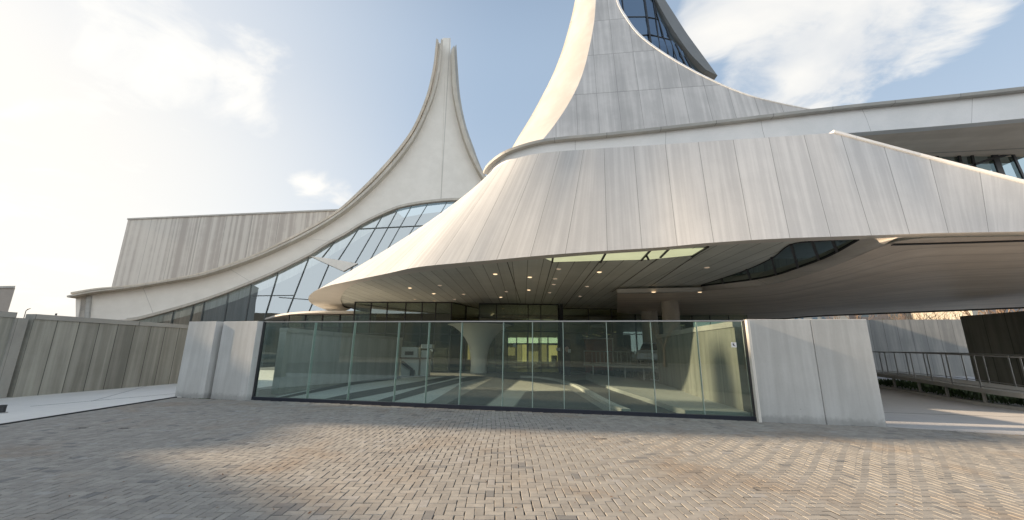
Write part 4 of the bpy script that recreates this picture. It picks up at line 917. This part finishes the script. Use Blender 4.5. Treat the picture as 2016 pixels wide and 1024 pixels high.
def tree(x, y, h, seed, label, leaves=0, mat=None, group=None, name='bare_tree', bark=None):
    rnd = random.Random(seed); t_ = empty(name, (x, y, 0), label, 'tree', group); g = MB(); tips = []
    g.tube([(x, y, 0), (x+.05, y, h*.12), (x+.02, y+.03, h*.26)], [h*.028, h*.020, h*.017], 8)
    g.build('trunk', bark or M_BARK, t_)
    g = MB(); p = Vector((x+.02, y+.03, h*.25))
    for k in range(4): branch(g, p, Vector((math.cos(k*1.6+seed), math.sin(k*1.6+seed), 1.4+.3*k)), h*.27, h*.016, 1, rnd, tips)
    g.build('branches', bark or M_BARK, t_)
    if leaves:
        g = MB()
        for i in range(leaves):
            q = rnd.choice(tips)+Vector((rnd.gauss(0, .28), rnd.gauss(0, .28), rnd.gauss(0, .25)))*(h/6); a = Vector((rnd.uniform(-1, 1), rnd.uniform(-1, 1), rnd.uniform(-1, 1))).normalized()*h*.02; b = a.cross(Vector((rnd.uniform(-1, 1), rnd.uniform(-1, 1), 1))).normalized()*h*.012
            g.face([q-a, q+b, q+a, q-b])
        g.build('crown', mat or M_LEAF, t_)
    return t_
PB = plain('pale_bark', (.26, .18, .12), .9)
for (px, Y, h, s_, lab, lv) in ((1672, 60, 8.2, 11, 'bare brown tree against the white apartment building, seen over the slab wall', 0), (1810, 42, 6.6, 12, 'bare tree over the pale wall just right of the green bush', 0), (1850, 44, 6.4, 13, 'bare branching tree over the middle of the pale wall', 0),
        (1886, 40, 6.2, 14, 'bare tree just left of the narrow cream building', 0), (1975, 42, 8.4, 15, 'spreading bare tree above the dark wall at the right', 0), (2010, 46, 9, 16, 'bare tree at the right edge above the dark wall', 0), (1753, 40, 5.2, 17, 'small bare tree left of the green bush over the pale wall', 0)):
    p = at(px, 690, Y); tree(p.x, p.y, h*1.25, s_, lab, lv, bark=PB, group='bare trees beyond the garden wall')
p = at(1783, 690, 38); tree(p.x, p.y, 5.2, 21, 'yellow-green leafy young tree over the pale wall', 2600, plain('leaf_yellow_green', (.16, .19, .03), .6, 0, .3), name='leafy_tree')
p = at(1700, 690, 45); tree(p.x, p.y, 5.3, 22, 'low dark green bush top just above the slab end', 2600, M_LEAF, name='leafy_tree')

# ------------------------------------------------------------------ the street side behind and left of the camera (lights, shades and mirrors in the glass)
pts_sh = [(750, 822), (640, 830), (590, 845), (555, 869), (470, 884), (300, 893), (417, 928), (521, 949), (545, 970), (610, 994), (660, 1010), (720, 1040)]
X0 = -34.0; prof = []
th = math.tan(R(SUN_EL)); ldx, ldy = -math.sin(R(SUN_AZ)), -math.cos(R(SUN_AZ))
def src(q, z=0.0):
    dist = (q.x-X0)/ldx; return (q.y-ldy*dist, z+dist*th)
for (x, y) in pts_sh: prof.append(src(onz(x, y, .01)))
prof.sort()
ys, hs_ = src(onz(1340, 850, .01)); yp, hp = src(FA+FD*(sg*.6), 1.25)
print('shade profile', src(FA), src(LC), 'x', [(round(a, 2), round(b, 2)) for a, b in prof], ys, hs_, yp, hp)
prof = [(-16, prof[0][1]+1.5), (prof[0][0]-3, prof[0][1]+.8)]+[q for q in prof if q[0] < ys-.1]+[(ys, hs_+1.0), (ys+.2, 17.8), (yp-.50, 17.8), (yp-.46, hp), (yp+.40, hp), (yp+.44, 17.8), (18.2, 17.8), (18.25, 15.3), (21.5, 15.3)]  # roofline shaped for its shadow: tall parts shade the fence, notch lights the slab
pc = [(X0, a, b) for a, b in prof]
caster = empty('shade_caster', (X0, 5, 0), 'unseen added shade caster with a stepped wavy roofline, out of view on the left', 'building')  # unseen block added to cast shade on the paving and fence
g = MB(); g.grid([[Vector((X0, a, 0)) for _, a, b in pc], [Vector(p) for p in pc], [Vector((X0-4, a, b)) for _, a, b in pc], [Vector((X0-4, a, 0)) for _, a, b in pc]])
g.face([(X0, pc[0][1], 0), (X0, pc[0][1], pc[0][2]), (X0-4, pc[0][1], pc[0][2]), (X0-4, pc[0][1], 0)]); g.face([(X0, pc[-1][1], 0), (X0, pc[-1][1], pc[-1][2]), (X0-4, pc[-1][1], pc[-1][2]), (X0-4, pc[-1][1], 0)])
g.build('wall', M_RWALL, caster)  # body of the added shade caster
for i, (x, y, h) in enumerate(((-14, -27, 6), (-6, -30, 7), (3, -26, 8.5), (11, -28, 8), (19, -24, 9), (28, -26, 9))):
    tree(x, y, h, 40+i, 'street tree outside the picture behind the camera, number %s from the left' % ('one two three four five six'.split()[i]), 2200, M_LEAFD, name='street_tree', group='street trees behind the camera')
ob = empty('office_building', (10, -50, 0), 'brown office building across the street outside the picture', 'building')
g = MB(); g.box((10, -50, 5.5), (150, 12, 11)); g.build('wall', plain('office_brown', (.13, .125, .11), .8), ob)
for k in range(16):
    g = MB(); g.box((-42+k*6.6, -44.0, 5), (4.2, .2, 5)); g.build('window', plain('office_glass', (.05, .07, .08), .2), ob)

# bollard at the left edge, leaves and weeds on the paving
bp_ = onz(2, 815); bl_ = empty('bollard', bp_, 'short dark metal bollard at the left edge of the pale path', 'bollard')
g = MB(); g.lathe(bp_, [(.06, 0), (.06, .18), (.065, .185), (.065, .20), (0, .20)], 18); g.build('body', M_DARK, bl_)
g = MB(); g.lathe(bp_, [(.0, .02), (.10, .02), (.10, .034), (.06, .036)], 18); g.build('base_plate', M_STEEL, bl_)
r = random.Random(9); g = MB()
for i in range(120):
    x, y = r.uniform(100, 2000), r.uniform(800, 1010); p = onz(x, y, .024)
    if not in_pave(p.x, p.y): continue
    s_ = r.uniform(.008, .022); a = r.uniform(0, 6.28); u = Vector((math.cos(a), math.sin(a), r.uniform(0, .4)))*s_; v = Vector((-math.sin(a), math.cos(a), r.uniform(0, .4)))*s_*.5
    g.face([p-u, p+v, p+u, p-v])
tag(g.build('fallen_leaves', plain('dry_leaf', (.16, .08, .04), .8, 0, .4)), 'scattered dry brown leaf bits on the brick paving', 'leaves', kind='stuff')
g = MB()
for i in range(260):
    s_ = r.choice((sg-.02+r.gauss(0, .12), r.uniform(0, FL), r.uniform(-2.3, 0))); p = FA+FD*s_+FN*(.2+abs(r.gauss(0, .03))); p.z = .0; hh = r.uniform(.012, .04); a = r.uniform(-.02, .02)
    g.face([p+Vector((-.006, 0, 0)), p+Vector((.006, 0, 0)), p+Vector((a, a, hh))])
tag(g.build('weeds', M_LEAF), 'tiny weeds along the foot of the fence and slabs', 'weeds', kind='stuff')
